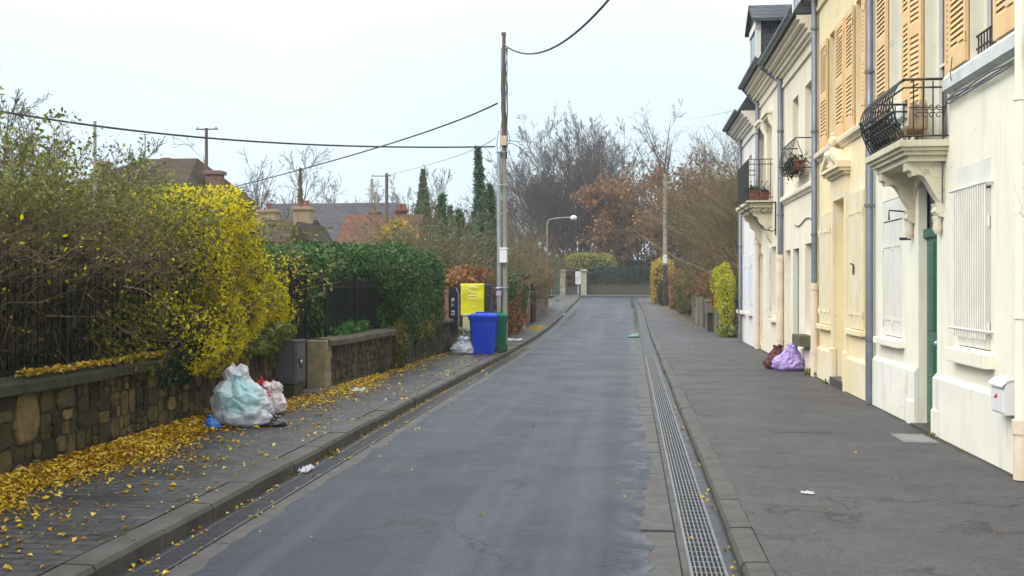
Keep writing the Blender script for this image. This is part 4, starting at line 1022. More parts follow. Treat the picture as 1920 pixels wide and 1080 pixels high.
M['twig_rust'] = leafmat('russet_twigs', [(0, (.07, .045, .03)), (.5, (.13, .08, .045)), (1, (.19, .12, .06))], .8, .9, .4, 0)
M['leaf_yellow'] = leafmat('yellow_autumn_leaves', [(0, (.16, .19, .010)), (.25, (.44, .42, .010)), (.6, (.80, .64, .010)), (.9, (.84, .74, .03)), (1, (.62, .36, .01))], .5, .9, .4, .5)
M['leaf_olive'] = leafmat('olive_leaves', [(0, (.035, .045, .010)), (.4, (.085, .095, .016)), (.75, (.16, .15, .02)), (1, (.34, .26, .02))], .5, 1.3, .4, .3)
M['leaf_shoot'] = leafmat('fresh_green_leaves', [(0, (.06, .075, .015)), (.5, (.14, .165, .03)), (.85, (.24, .25, .05)), (1, (.33, .26, .04))], .5, 1.3, .3, .3)
M['leaf_green'] = leafmat('hedge_green_leaves', [(0, (.010, .028, .007)), (.35, (.027, .078, .014)), (.75, (.06, .145, .024)), (1, (.13, .19, .04))], .4, 1.5, .45, .2)
M['leaf_dark'] = leafmat('dark_ivy_leaves', [(0, (.008, .018, .009)), (.5, (.016, .040, .014)), (.9, (.03, .065, .02)), (1, (.06, .08, .03))], .4, 1.5, .35, .15)
M['leaf_conifer'] = leafmat('blue_green_conifer', [(0, (.05, .09, .055)), (.5, (.085, .145, .085)), (1, (.12, .19, .11))], .7, 1.2, .4, .1)
M['leaf_cypress'] = leafmat('cypress_green', [(0, (.08, .115, .05)), (.5, (.12, .165, .07)), (1, (.16, .20, .09))], .7, 1.2, .4, .1)
M['leaf_rust'] = leafmat('rusty_leaves', [(0, (.095, .045, .02)), (.4, (.19, .085, .032)), (.75, (.28, .14, .05)), (1, (.34, .22, .075))], .6, .5, .4, .25)
M['leaf_creeper'] = leafmat('orange_brown_creeper', [(0, (.09, .04, .015)), (.4, (.22, .095, .03)), (.8, (.33, .16, .05)), (1, (.10, .13, .03))], .6, 1.5, .35, .2)
M['leaf_gold'] = leafmat('golden_hedge_leaves', [(0, (.17, .12, .02)), (.5, (.40, .27, .035)), (1, (.52, .38, .06))], .6, 1.5, .4, .25)
M['leaf_lime'] = leafmat('lime_yellow_leaves', [(0, (.12, .15, .015)), (.45, (.36, .36, .02)), (.85, (.58, .52, .03)), (1, (.42, .18, .03))], .5, 1.5, .4, .3)
M['leaf_fallen'] = leafmat('fallen_leaves_mix', [(0, (.10, .05, .010)), (.2, (.28, .13, .012)), (.45, (.55, .33, .015)), (.7, (.72, .50, .03)), (.86, (.60, .52, .16)), (.95, (.16, .20, .03)), (1, (.14, .08, .03))], .45, .8, .35, .2)

# ------------------------------------------------------------------ left: rubble walls, gate, fences
def rubble_wall(label, p0, p1, h, thick, mat, cmat, seed, z0=.0, cop=.13, out=.07, size=.30, ends=(False, True), pier=None, group='rubble garden walls on the left'):
    r = random.Random(seed); p0 = Vector((p0[0], p0[1], 0)); p1 = Vector((p1[0], p1[1], 0)); L = (p1 - p0).length; u = (p1 - p0) / L
    n = Vector((u.y, -u.x, 0))                       # towards the road
    zb = gzf((p0.y + p1.y) / 2) + z0
    root = thing('garden_wall', label, 'wall', ((p0.x + p1.x) / 2, (p0.y + p1.y) / 2, zb), group)
    def at(a, b, c): q = p0 + u * a + n * b; return (q.x, q.y, zb + c)
    mb = MB(); A = [at(0, -.012, -.1), at(L, -.012, -.1), at(L, -thick, -.1), at(0, -thick, -.1)]; B = [(x, y, zb + h - cop) for x, y, z in A]
    mb.add(A + B, [(0, 1, 5, 4), (1, 2, 6, 5), (2, 3, 7, 6), (3, 0, 4, 7), (4, 5, 6, 7)]); mb.build('mortar', M['mortar'], root)
    mb = MB()
    def stone(a0, a1, c0, c1, f):
        k = 10; cx, cz = (a0 + a1) / 2, (c0 + c1) / 2; hx, hz = (a1 - a0) / 2 - .005, (c1 - c0) / 2 - .005; ring = []
        if hx < .02 or hz < .02: return
        for i in range(k):
            t = 2 * math.pi * i / k + .3; s = (abs(math.cos(t)) ** 10 + abs(math.sin(t)) ** 10) ** (-1 / 10) * r.uniform(.84, 1.02); ring.append((cx + hx * s * math.cos(t), cz + hz * s * math.sin(t)))
        o = r.uniform(-.006, .014); tx, tz = r.uniform(-.06, .06), r.uniform(-.06, .06)
        vs = [f(a, -.03, c) for a, c in ring] + [f(a, o * .55, c) for a, c in ring]
        vs += [f(cx + (a - cx) * .88, o + (a - cx) * tx + (c - cz) * tz + r.uniform(-.004, .006), cz + (c - cz) * .88) for a, c in ring]
        mb.add(vs, [(j * k + i, j * k + (i + 1) % k, (j + 1) * k + (i + 1) % k, (j + 1) * k + i) for j in range(2) for i in range(k)] + [tuple(range(2 * k, 3 * k))])
    def split(a0, a1, c0, c1, f, d=0):
        w, hh = a1 - a0, c1 - c0; lim = size * r.uniform(.32, 1.9)
        if (w < lim and hh < lim * r.uniform(.55, 1.3)) or d > 9: stone(a0, a1, c0, c1, f); return
        if w / hh > r.uniform(.7, 1.7):
            m_ = a0 + w * r.uniform(.36, .64); split(a0, m_, c0, c1, f, d + 1); split(m_, a1, c0, c1, f, d + 1)
        else:
            m_ = c0 + hh * r.uniform(.36, .64); split(a0, a1, c0, m_, f, d + 1); split(a0, a1, m_, c1, f, d + 1)
    a = 0
    while a < L - .01:
        b = min(L, a + r.uniform(1.0, 1.6)); b = L if L - b < .4 else b; split(a, b, -.02, h - cop - .005, at); a = b
    if ends[0]: split(0, thick, -.02, h - cop, lambda a, b, c: (lambda q: (q.x, q.y, zb + c))(p0 - n * a - u * b))
    mb.build('stones', mat, root)
    mb = MB(); a = -.03
    while a < L + .02:
        b = min(L + .03, a + r.uniform(.55, 1.0)); b = L + .03 if L + .03 - b < .25 else b
        o = out + r.uniform(-.008, .008); dz = r.uniform(-.006, .008)
        prof = [(-thick - out * .5, -cop), (-thick - out * .5, -.02), (-thick * .5, .015), (o - .03, -.012), (o, -.04), (o, -cop)]
        vs = [at(a + .006, q[0], h + q[1] + dz) for q in prof] + [at(b, q[0], h + q[1] + dz) for q in prof]; k = len(prof)
        mb.add(vs, [tuple(range(k)), tuple(range(2 * k - 1, k - 1, -1))] + [(i, i + k, (i + 1) % k + k, (i + 1) % k) for i in range(k)]); a = b
    mb.build('coping', cmat, root)
    return root
Z1 = .10
w1_ = rubble_wall('long mossy rubble wall with dark coping below the yellow and brown shrubs', (-5.14, 2.0), (-5.10, 14.95), .90, .34, M['rubble'], M['coping'], 41, Z1, .12, .06, .245)
w2_ = rubble_wall('rubble wall with pale coping under the railing and the ferns', (-4.76, 16.42), (-4.60, 20.35), .84, .34, M['rubble_grey'], M['coping_grey'], 42, Z1, .12, .07, .18, (True, True))
w3_ = rubble_wall('ivy hung rubble wall below the clipped green hedge', (-4.62, 20.5), (-4.42, 26.1), .86, .34, M['rubble_grey'], M['coping_grey'], 43, Z1, .10, .06, .18)
# stone pier at the gate
mb = MB()
for k, (a, b) in enumerate(((.05, .30), (.31, .56), (.57, .82))): mb.bbox(-5.05, -4.735 - .01 * (k % 2), 16.27, 16.60, a + Z1 - .04, b + Z1, .02)
tag(mb.build('gate_pier', M['pier'], None), 'squared yellow stone pier beside the iron gate', 'pier')
mb = MB(); mb.bbox(-5.0, -4.62, 15.5, 16.35, .06, .19, .02); tag(mb.build('doorstep', M['slab']), 'grey stone step in front of the dark iron gate', 'step')
# meter cabinet on the wall end
mc = thing('meter_cabinet', 'dark grey meter cabinet fixed to the end of the mossy wall', 'cabinet', (-4.96, 15.2, .36))
mb = MB(); mb.bbox(-5.12, -4.80, 14.95, 15.42, .36, .98, .012); mb.bbox(-5.14, -4.785, 14.94, 15.43, .955, .985, .008); mb.build('case', M['meter'], mc)
mb = MB(); mb.bbox(-4.805, -4.79, 14.98, 15.39, .68, .94, .004); mb.bbox(-4.805, -4.79, 14.98, 15.39, .39, .65, .004); d = mb.build('door', M['meter'], mc)
mb = MB(); mb.bbox(-4.79, -4.775, 15.08, 15.2, .58, .72, .004); mb.build('handle', M['rubber'], d)
mb = MB(); mb.box(-4.7755, -4.773, 15.10, 15.18, .66, .70); mb.build('label_plate', M['plastic_white'], d)
mb = MB(); mb.bbox(-5.12, -4.82, 14.97, 15.40, .0, .36, .02); tag(mb.build('plinth_block', M['coping']), 'mossy stone block under the dark meter cabinet', 'stone block')
def railing_fence(label, x0, x1, y0, y1, z0, z1, pitch, mat, posts, group='iron railings', rails=None, spear=True):
    root = thing('iron_fence', label, 'fence', ((x0 + x1) / 2, (y0 + y1) / 2, z0), group); L = y1 - y0
    X = lambda y: x0 + (x1 - x0) * (y - y0) / L
    mb = MB()
    for y in np.arange(y0 + pitch / 2, y1, pitch):
        x = X(y); mb.tube([(x, y, z0), (x, y, z1 - .05), (x, y, z1)], [.010, .010, .002 if spear else .01], 5)
    mb.build('bars', mat, root)
    for z in rails or (z0 + .1, z1 - .14):
        mb = MB(); mb.add([(x0 - .012, y0, z - .02), (x0 + .012, y0, z - .02), (x1 + .012, y1, z - .02), (x1 - .012, y1, z - .02), (x0 - .012, y0, z + .02), (x0 + .012, y0, z + .02), (x1 + .012, y1, z + .02), (x1 - .012, y1, z + .02)],
                          [(0, 3, 2, 1), (4, 5, 6, 7), (0, 1, 5, 4), (1, 2, 6, 5), (2, 3, 7, 6), (3, 0, 4, 7)]); mb.build('rail', mat, root)
    for y in posts:
        x = X(y); mb = MB(); mb.box(x - .022, x + .022, y - .022, y + .022, z0, z1 + .04); mb.ball((x, y, z1 + .07), .035, n=8, m=6); mb.build('post', mat, root)
    return root
railing_fence('tall black railing on the mossy wall, half lost in brown twigs', -5.30, -5.26, 3.0, 15.2, .95, 2.17, .115, M['iron_green'], (4.5, 7, 9.5, 12, 14.6))
railing_fence('black railing of close bars on the wall in front of the green hedge', -4.90, -4.79, 16.75, 20.2, .92, 1.90, .075, M['iron_green'], (16.8, 18.45, 20.15))
gt = thing('garden_gate', 'narrow dark iron gate with a solid lower panel between wall and pier', 'gate', (-5.06, 15.85, .1))
mb = MB(); mb.tube([(-5.05, 15.48, .1), (-5.05, 15.48, 2.0)], .03, 8); mb.ball((-5.05, 15.48, 2.04), .05, n=10, m=7); mb.build('post', M['iron_green'], gt)
mb = MB()
for z in (.18, .78, 1.88): mb.box(-5.07, -5.04, 15.52, 16.26, z - .02, z + .02)
for y in np.arange(15.54, 16.27, .08): mb.tube([(-5.055, y, .8), (-5.055, y, 1.9)], .009, 5)
for y in (15.53, 16.25): mb.box(-5.07, -5.04, y - .018, y + .018, .16, 1.92)
mb.build('frame', M['iron_green'], gt)
mb = MB(); mb.box(-5.06, -5.05, 15.54, 16.24, .2, .77); mb.build('panel', M['meter'], gt)

# ------------------------------------------------------------------ left: shrubs and hedges near the camera
def twig_bush(name, label, x0, x1, y0, y1, z0, h, n, spread, mat, seed, rad=.007, bias=(0, 0), sub=6, leaf=None, cat_='shrub', group=None, arch=.5, topf=None, clear=None):
    rng = np.random.default_rng(seed); K = 8
    b = np.stack([rng.uniform(x0, x1, n), rng.uniform(y0, y1, n), np.full(n, z0)], 1)
    d = unit(np.stack([rng.normal(bias[0], spread, n), rng.normal(bias[1], spread, n), np.ones(n)], 1)); hh = h * rng.uniform(.62, 1.06, n)
    if topf is not None: hh = hh * topf(b[:, 1])
    pts = [b]; cur = b; dd = d
    for i in range(K - 1):
        dd = unit(dd + np.stack([rng.normal(0, .24, n) + d[:, 0] * arch * .25, rng.normal(0, .24, n) + d[:, 1] * arch * .25, np.full(n, -.10 * arch)], 1))
        cur = cur + dd * (hh / (K - 1))[:, None]; pts.append(cur)
    P = np.stack(pts, 1); r0 = rng.uniform(.6, 1.5, n) * rad; r1 = r0 * .35
    Q, q0, q1 = grow(P, r0, r1, sub, .2, 1, .85, .32, .1, .32, rng, 5, .75)
    S, s0, s1 = grow(Q, q0, q1, 2, .2, 1, .8, .5, .05, .25, rng, 4, .8)
    if clear is not None:
        kq = ~(clear(Q).any(1) & (rng.random(len(Q)) < .86)); Q, q0, q1 = Q[kq], q0[kq], q1[kq]; ks = ~(clear(S).any(1) & (rng.random(len(S)) < .84)); S, s0, s1 = S[ks], s0[ks], s1[ks]
        kp = ~(clear(P).any(1) & (rng.random(len(P)) < .995)); P, r0, r1 = P[kp], r0[kp], r1[kp]
    root = thing(name, label, cat_, ((x0 + x1) / 2, (y0 + y1) / 2, z0), group)
    np_mesh('stems', *strands_mesh(P, r0, r1, 4), mat, root); np_mesh('twigs', *cat([strands_mesh(Q, q0, q1), strands_mesh(S, s0, np.maximum(s1, .001))]), mat, root)
    if leaf:
        for nl, size, lm, zc in leaf:
            p = np.concatenate([Q.reshape(-1, 3), S.reshape(-1, 3)]); p = p[zc(p)]; p = p[rng.integers(0, len(p), nl)] + rng.normal(0, .035, (nl, 3))
            np_mesh('leaves', *leaves_mesh(p, size, rng), lm, root)
    return root
tA = twig_bush('bare_shrub', 'tangled brown leafless shrub pushing through the black railing', -6.6, -5.5, 4.0, 12.2, .7, 2.55, 2000, .24, M['twig_brown'], 51, .0075, (.03, 0), 6,
     [(17000, .042, M['leaf_olive'], lambda p: p[:, 2] > 2.1), (24000, .042, M['leaf_shoot'], lambda p: p[:, 2] > 2.45), (3200, .04, M['leaf_yellow'], lambda p: p[:, 2] < 2.3)],
     topf=lambda y: np.interp(y, [4, 9, 12, 13.2], [1.06, 1.04, .96, .9]), clear=lambda p: (p[..., 0] > -5.40) & (p[..., 2] < 1.80))
L1 = Lump((-6.7, 8.5, 1.6), (.6, 5.4, 1.1), 3, .10, 1.2, 1)
np_mesh('inner_wood', *L1.core(1.0), M['skin_dark'], tA, True)
L1b = Lump((-5.95, 8.5, 1.4), (.50, 5.0, .78), 4, .08, 1.4, 4)
np_mesh('inner_shade_leaves', *leaves_mesh(L1b.points(16000, np.random.default_rng(50), .5, 1.0, .6), .075, np.random.default_rng(52)), M['leaf_dark'], tA)  # dark leaves added to blacken the shaded inside of the shrub behind the railing
LY = [Lump((-5.72, 13.2, 1.85), (.78, 2.1, 1.02), 2.2, .26, 2.0, 2), Lump((-5.12, 13.0, 1.28), (.42, 1.8, .50), 2.2, .24, 2.4, 3)]
_pts = Lump.points
def _fade(s, n, rng, inner=.72, outer=1.03, bias=2.0):
    P = _pts(s, n, rng, inner, outer, bias); k = np.clip((P[:, 1] - 10.9) / 1.9, .05, 1) * np.clip(.62 + .55 * np.sin(P @ np.array([3.1, 2.3, 1.4])) * np.sin(P @ np.array([-1.7, 2.9, 3.3])) + .25 * np.sin(P @ np.array([5.0, -4.1, 6.2])), .12, 1); return P[rng.random(len(P)) < k]
for l in LY: l.points = _fade.__get__(l)
yb = hedge('yellow_shrub', 'bright yellow autumn shrub spilling over the mossy wall and railing', LY, (70000, 26000), .047, M['leaf_yellow'], 61, 'shrub', .66, M['skin_dark'], inner=.55, bias=.9, twigs=(1000, .5, .004, M['twig_brown']))
rng = np.random.default_rng(62)
Po = np.concatenate([Lump((-5.70, 12.0, 1.8), (.78, 1.4, .98), 2.4, .12, 1.7, 5).points(7500, rng, .6, 1.05, 1), _pts(LY[0], 8000, rng, .7, 1.04, 1), Lump((-5.2, 11.8, 1.2), (.36, 1.7, .42), 2.2, .15, 2, 6).points(3500, rng, .5, 1.05, 1)])
np_mesh('olive_foliage', *leaves_mesh(Po, .048, rng), M['leaf_olive'], yb)
Pz = _pts(Lump((-5.25, 15.6, 1.5), (.25, .8, .75), 2.2, .3, 3, 77), 420, rng, .1, 1.1, .3); np_mesh('loose_foliage', *leaves_mesh(Pz, .05, rng), M['leaf_yellow'], yb)
Ps = _pts(LY[0], 5000, rng, .8, 1.10, 1); np_mesh('shoots', *leaves_mesh(Ps[Ps[:, 2] > 2.1], .05, rng), M['leaf_shoot'], yb)
gs = twig_bush('green_shrub', 'tall pale green shrub with upright shoots behind the yellow shrub', -7.2, -6.0, 11.5, 17.0, .4, 2.7, 260, .13, M['twig_olive'], 63, .008, (0, 0), 6,
     [(9000, .07, M['leaf_shoot'], lambda p: p[:, 2] > 1.5)])
H2 = [Lump((-5.95, 18.6, 1.5), (.85, 1.9, 1.0), 5, .06, 1.8, 7), Lump((-5.42, 23.0, 1.52), (.95, 2.95, 1.0), 4, .08, 1.8, 8), Lump((-4.75, 23.3, 1.20), (.34, 2.2, .55), 4, .10, 2, 9)]
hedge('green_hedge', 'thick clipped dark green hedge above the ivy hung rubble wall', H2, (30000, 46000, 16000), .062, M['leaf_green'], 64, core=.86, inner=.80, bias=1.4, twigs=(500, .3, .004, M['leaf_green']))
hedge('ivy', 'dark ivy hanging down the face of the rubble wall', [Lump((-4.56, 21.0, .70), (.12, .5, .48), 2.2, .3, 3, 10), Lump((-4.45, 23.2, .85), (.10, 1.2, .25), 2.2, .3, 3, 11)], (1100, 900), .075, M['leaf_olive'], 65, 'climbing plant', 0, inner=.2, bias=.6)
hedge('low_fern', 'bright low green ferns growing along the pale wall coping', [Lump((-4.98, 18.6, 1.00), (.16, 1.85, .14), 3, .2, 3, 12)], (3600,), .085, leafmat('fern_green', [(0, (.02, .07, .015)), (.5, (.05, .16, .03)), (1, (.10, .24, .05))], .5, 2, .3, .25), 66, 'plant', 0, inner=.1, bias=.5, up=(0, 0, 1), upmix=.5)
hedge('box_shrub', 'small rounded box shrub beside the railing end post', [Lump((-4.86, 20.05, 1.12), (.16, .25, .24), 2.2, .1, 3, 13)], (1300,), .05, M['leaf_green'], 67, 'plant', .8)
hedge('ivy', 'trailing ivy with yellow leaves spilling onto the cabinet top', [Lump((-5.05, 14.9, 1.10), (.2, .5, .12), 2.2, .3, 3, 14), Lump((-5.06, 14.0, .98), (.10, 1.0, .12), 2.2, .3, 3, 15)], (700, 900), .07, M['leaf_shoot'], 68, 'climbing plant', 0, inner=.1, bias=.5)
hedge('ivy', 'dark ivy patch clinging to the front of the mossy wall', [Lump((-5.06, 11.35, .88), (.08, .35, .2), 2.2, .3, 3, 16)], (420,), .07, M['leaf_dark'], 69, 'climbing plant', 0, inner=.1, bias=.5)

# ------------------------------------------------------------------ left: bins, cabinets, poles
def wheelie_bin(label, x, y, z, rot, w, dpt, h, mat, name='wheeled_bin'):
    root = thing(name, label, 'bin', (x, y, z), 'wheeled bins on the left pavement')
    T = Matrix.Translation((x, y, z)) @ Matrix.Rotation(rot, 4, 'Z')
    hb = h * .90; wb, db = w * .80, dpt * .74
    def rr(a, b, zz, c=.05):
        a, b = a / 2, b / 2
        return [(-a + c, -b, zz), (a - c, -b, zz), (a, -b + c, zz), (a, b - c, zz), (a - c, b, zz), (-a + c, b, zz), (-a, b - c, zz), (-a, -b + c, zz)]
    mb = MB(); mb.M = T
    levels = [rr(wb, db, .04), rr(wb + .01, db + .01, .07), rr(w * .93, dpt * .92, hb * .90), rr(w * .93, dpt * .92, hb * .905), rr(w * .99, dpt * .98, hb * .915), rr(w * .99, dpt * .98, hb)]
    vs = [p for l in levels for p in l]; n = 8
    mb.add(vs, [(i * n + k, i * n + (k + 1) % n, (i + 1) * n + (k + 1) % n, (i + 1) * n + k) for i in range(len(levels) - 1) for k in range(n)] + [tuple(range(n - 1, -1, -1))])
    mb.box(-wb * .28, wb * .28, -dpt * .385, -dpt * .372, hb * .48, hb * .52)
    for sx in (-.30, -.10, .10, .30): mb.add([(sx * w - .012, -db / 2 - .004, .10), (sx * w + .012, -db / 2 - .004, .10), (sx * w + .012, -dpt * .46 - .008, hb * .86), (sx * w - .012, -dpt * .46 - .008, hb * .86), (sx * w - .012, -db / 2 + .03, .10), (sx * w + .012, -db / 2 + .03, .10), (sx * w + .012, -dpt * .42, hb * .86), (sx * w - .012, -dpt * .42, hb * .86)], [(0, 1, 2, 3), (0, 4, 5, 1), (1, 5, 6, 2), (2, 6, 7, 3), (3, 7, 4, 0)])
    body = mb.build('body', mat, root)
    mb = MB(); mb.M = T
    L = [rr(w * 1.04, dpt * 1.05, hb - .02), rr(w * 1.05, dpt * 1.06, hb + .025), rr(w * .98, dpt * 1.0, hb + .055), rr(w * .6, dpt * .7, hb + .085)]
    vs = [p for l in L for p in l]
    mb.add(vs, [(i * n + k, i * n + (k + 1) % n, (i + 1) * n + (k + 1) % n, (i + 1) * n + k) for i in range(3) for k in range(n)] + [tuple(range(24, 32)), tuple(range(7, -1, -1))])
    mb.tube([(-w * .22, -dpt * .42, hb + .06), (-w * .18, -dpt * .45, hb + .11), (w * .18, -dpt * .45, hb + .11), (w * .22, -dpt * .42, hb + .06)], .016, 8)
    mb.build('lid', mat, root)
    mb = MB(); mb.M = T; mb.tube([(-w * .45, dpt * .5, hb), (-w * .45, dpt * .58, hb + .01), (w * .45, dpt * .58, hb + .01), (w * .45, dpt * .5, hb)], .016, 8); mb.build('handle', mat, root)
    for s in (-1, 1):
        mb = MB(); mb.M = T @ Matrix.Translation((s * w * .42, dpt * .36, .10)) @ Matrix.Rotation(R(90), 4, 'Y'); mb.lathe((0, 0, -.025), [(.06, 0), (.098, .004), (.10, .012), (.10, .038), (.098, .046), (.06, .05)], 18); mb.build('wheel', M['rubber'], root)
    return root
wheelie_bin('blue wheeled bin standing in front of the utility pole', -3.53, 25.55, .10, R(-4), .62, .66, 1.02, M['blue_bin'])
wheelie_bin('green wheeled bin half hidden behind the blue bin and the pole', -3.25, 26.05, .13, R(6), .50, .60, .98, M['green_bin'])
def mark(mb, x0, x1, z0, z1, y): mb.box(x0, x1, y, y + .003, z0, z1)
# tall black panel, yellow wrapped cabinet and pale cupboard behind the bins
p = px_depth(851, 617, 26.35); q = px_depth(860, 540, 26.35)
bp = thing('meter_column', 'tall black panel with small white writing on the wall end', 'panel', (p.x, 26.35, p.z))
mb = MB(); hw = .125; cx = p.x
mb.prism([(cx - hw, .62), (cx + hw, .62), (cx + hw, 1.58), (cx + hw - .06, 1.72), (cx - hw + .02, 1.75), (cx - hw, 1.70)], 26.3, 26.42); mb.build('board', M['dark_cabinet'], bp)
mb = MB(); mb.tube([(cx + hw - .005, 26.30, .64), (cx + hw - .005, 26.30, 1.56), (cx + hw - .065, 26.30, 1.70)], .010, 6); mb.build('edge_strip', M['galv'], bp)
mb = MB()
for i, (a, b, c, d_) in enumerate(((-.05, -.02, 1.36, 1.46), (-.012, .02, 1.38, 1.46), (-.05, -.035, 1.24, 1.33), (-.02, .0, 1.26, 1.31), (-.055, -.02, 1.10, 1.15), (-.01, .03, 1.09, 1.15), (-.055, -.03, 1.03, 1.075), (-.015, .03, 1.03, 1.07))): mark(mb, cx + a, cx + b, c, d_, 26.296)
mb.build('lettering', M['plastic_white'], bp)
a = px_depth(864, 532, 27.4); b = px_depth(908, 590, 27.4); e = px_depth(920, 590, 27.4)
yc = thing('utility_cabinet', 'dark cabinet wrapped in a glossy yellow sheet behind the bins', 'cabinet', ((a.x + e.x) / 2, 27.6, .12))
mb = MB(); mb.bbox(a.x - .01, e.x, 27.42, 27.95, .12, 1.80, .02); mb.build('case', M['dark_cabinet'], yc)
rng = np.random.default_rng(5); nx, nz = 14, 16; V = []
for j in range(nz + 1):
    for i in range(nx + 1):
        x = a.x + (b.x - a.x) * i / nx; z = .98 + (1.82 - .98) * j / nz; V.append((x, 27.395 - .018 * mnoise.noise(Vector((x * 5, z * 4, 3))) - .01 * math.sin(z * 9 + x * 6), z))
V = np.array(V); F = np.array([(j * (nx + 1) + i, j * (nx + 1) + i + 1, (j + 1) * (nx + 1) + i + 1, (j + 1) * (nx + 1) + i) for j in range(nz) for i in range(nx)])
o = np_mesh('yellow_sheet', V, F, M['yellow_sheet'], yc, True); md = o.modifiers.new('thick', 'SOLIDIFY'); md.thickness = .006
mb = MB()
for pts in ([(.22, 1.73), (.30, 1.76), (.34, 1.70), (.42, 1.75), (.50, 1.70), (.55, 1.74), (.60, 1.71)], [(.20, 1.70), (.28, 1.62), (.40, 1.585), (.52, 1.60)], [(.22, 1.48), (.36, 1.52), (.55, 1.49)], [(.26, 1.445), (.42, 1.42), (.58, 1.40)], [(.38, 1.235), (.60, 1.225)]):
    P = [(a.x + (b.x - a.x) * u * 1.25, 27.36, z) for u, z in pts]; mb.tube(P, [.004] + [.011] * (len(P) - 2) + [.004], 5)
mb.build('lettering', M['plastic_white'], yc)
mb = MB(); mb.ball((e.x - .06, 27.41, 1.52), .025, 1, .3, .7); mb.build('badge', M['terracotta'], yc)
a2 = px_depth(868, 588, 27.0); b2 = px_depth(893, 588, 27.0)
mb = MB(); mb.bbox(a2.x, b2.x, 26.95, 27.3, .1, 1.03, .012); mb.bbox(a2.x - .015, b2.x + .015, 26.93, 27.32, 1.0, 1.035, .006)
tag(mb.build('low_cupboard', M['pale_yellow']), 'pale yellow cupboard standing behind the blue bin', 'cupboard')
mb = MB(); mb.bbox(-4.72, -4.28, 26.45, 26.9, .05, .62, .02); mb.bbox(-4.76, -4.24, 26.4, 26.95, .62, .70, .02)
tag(mb.build('gate_pier', M['pier']), 'low pale pier at the end of the ivy hung wall', 'pier')
# utility pole with its conduit
PX, PY = -3.12, 26.3
up = thing('utility_pole', 'tall slim brown utility pole by the bins with a grey conduit', 'pole', (PX, PY, .12), 'overhead line poles')
mb = MB(); mb.tube([(PX + .03, PY, .1), (PX + .02, PY, 3), (PX, PY, 5.2)], [.066, .062, .056], 12); mb.build('pole_foot', M['pole_wood2'], up)
mb = MB(); mb.tube([(PX, PY, 5.2), (PX - .01, PY, 6.6), (PX, PY, 8.0)], [.058, .052, .044], 12); mb.box(PX - .06, PX + .05, PY - .05, PY + .05, 7.98, 8.05); mb.build('pole_top', M['pole_wood'], up)
mb = MB(); mb.tube([(PX - .115, PY - .06, .15), (PX - .115, PY - .06, 5.08)], .055, 12)
for z in (1.35, 3.1, 4.2): mb.tube([(PX - .115, PY - .06, z), (PX - .115, PY - .06, z + .05)], .062, 12)
mb.build('conduit', M['galv'], up)
mb = MB()
for z in (1.72, 4.25, 5.08): mb.tube([(PX - .04 + .15 * math.cos(a), PY - .02 + .12 * math.sin(a), z) for a in np.linspace(0, 2 * math.pi, 17)], .014, 6)
mb.build('strap', M['galv'], up)
mb = MB(); mb.bbox(PX - .075, PX + .085, PY - .22, PY - .08, 5.22, 5.46, .015); mb.build('junction_box', M['beige_box'], up)
mb = MB(); mb.bbox(PX - .08, PX + .10, PY - .26, PY - .085, 2.33, 2.66, .015); mb.bbox(PX - .095, PX + .115, PY - .275, PY - .075, 2.66, 2.70, .01); mb.build('meter_box', M['plastic_white'], up)
mb = MB(); rr = random.Random(3)
for k in range(4):
    x = PX + .06 + .012 * k - (.15 if k == 3 else 0); mb.tube([(x + rr.uniform(-.02, .02), PY - .06 - .01 * k, z) for z in np.arange(4.9, 7.85, .25)], .009, 5)
mb.tube([(PX - .1, PY - .1, 4.9), (PX - .17, PY - .1, 5.25), (PX - .12, PY - .1, 5.6), (PX - .05, PY - .1, 5.5)], .008, 5); mb.tube([(PX + .08, PY - .1, 5.2), (PX + .17, PY - .1, 5.35), (PX + .1, PY - .1, 5.6)], .008, 5)
mb.build('cable_run', M['cable'], up)
mb = MB(); mb.tube([(PX - .115 + .062 * math.cos(a), PY - .06 + .062 * math.sin(a), 1.70) for a in np.linspace(0, 6.28, 13)], .03, 6); mb.build('tape', pm('violet_tape', (.25, .2, .45), (.35, .3, .5), 9, .5, .1), up)
mb = MB(); mb.bbox(PX - .175, PX - .055, PY - .13, PY - .115, 1.52, 1.62, .003); mb.build('notice', pm('faded_red_notice', (.55, .35, .30), (.35, .3, .5), 20, .6, .1), up)
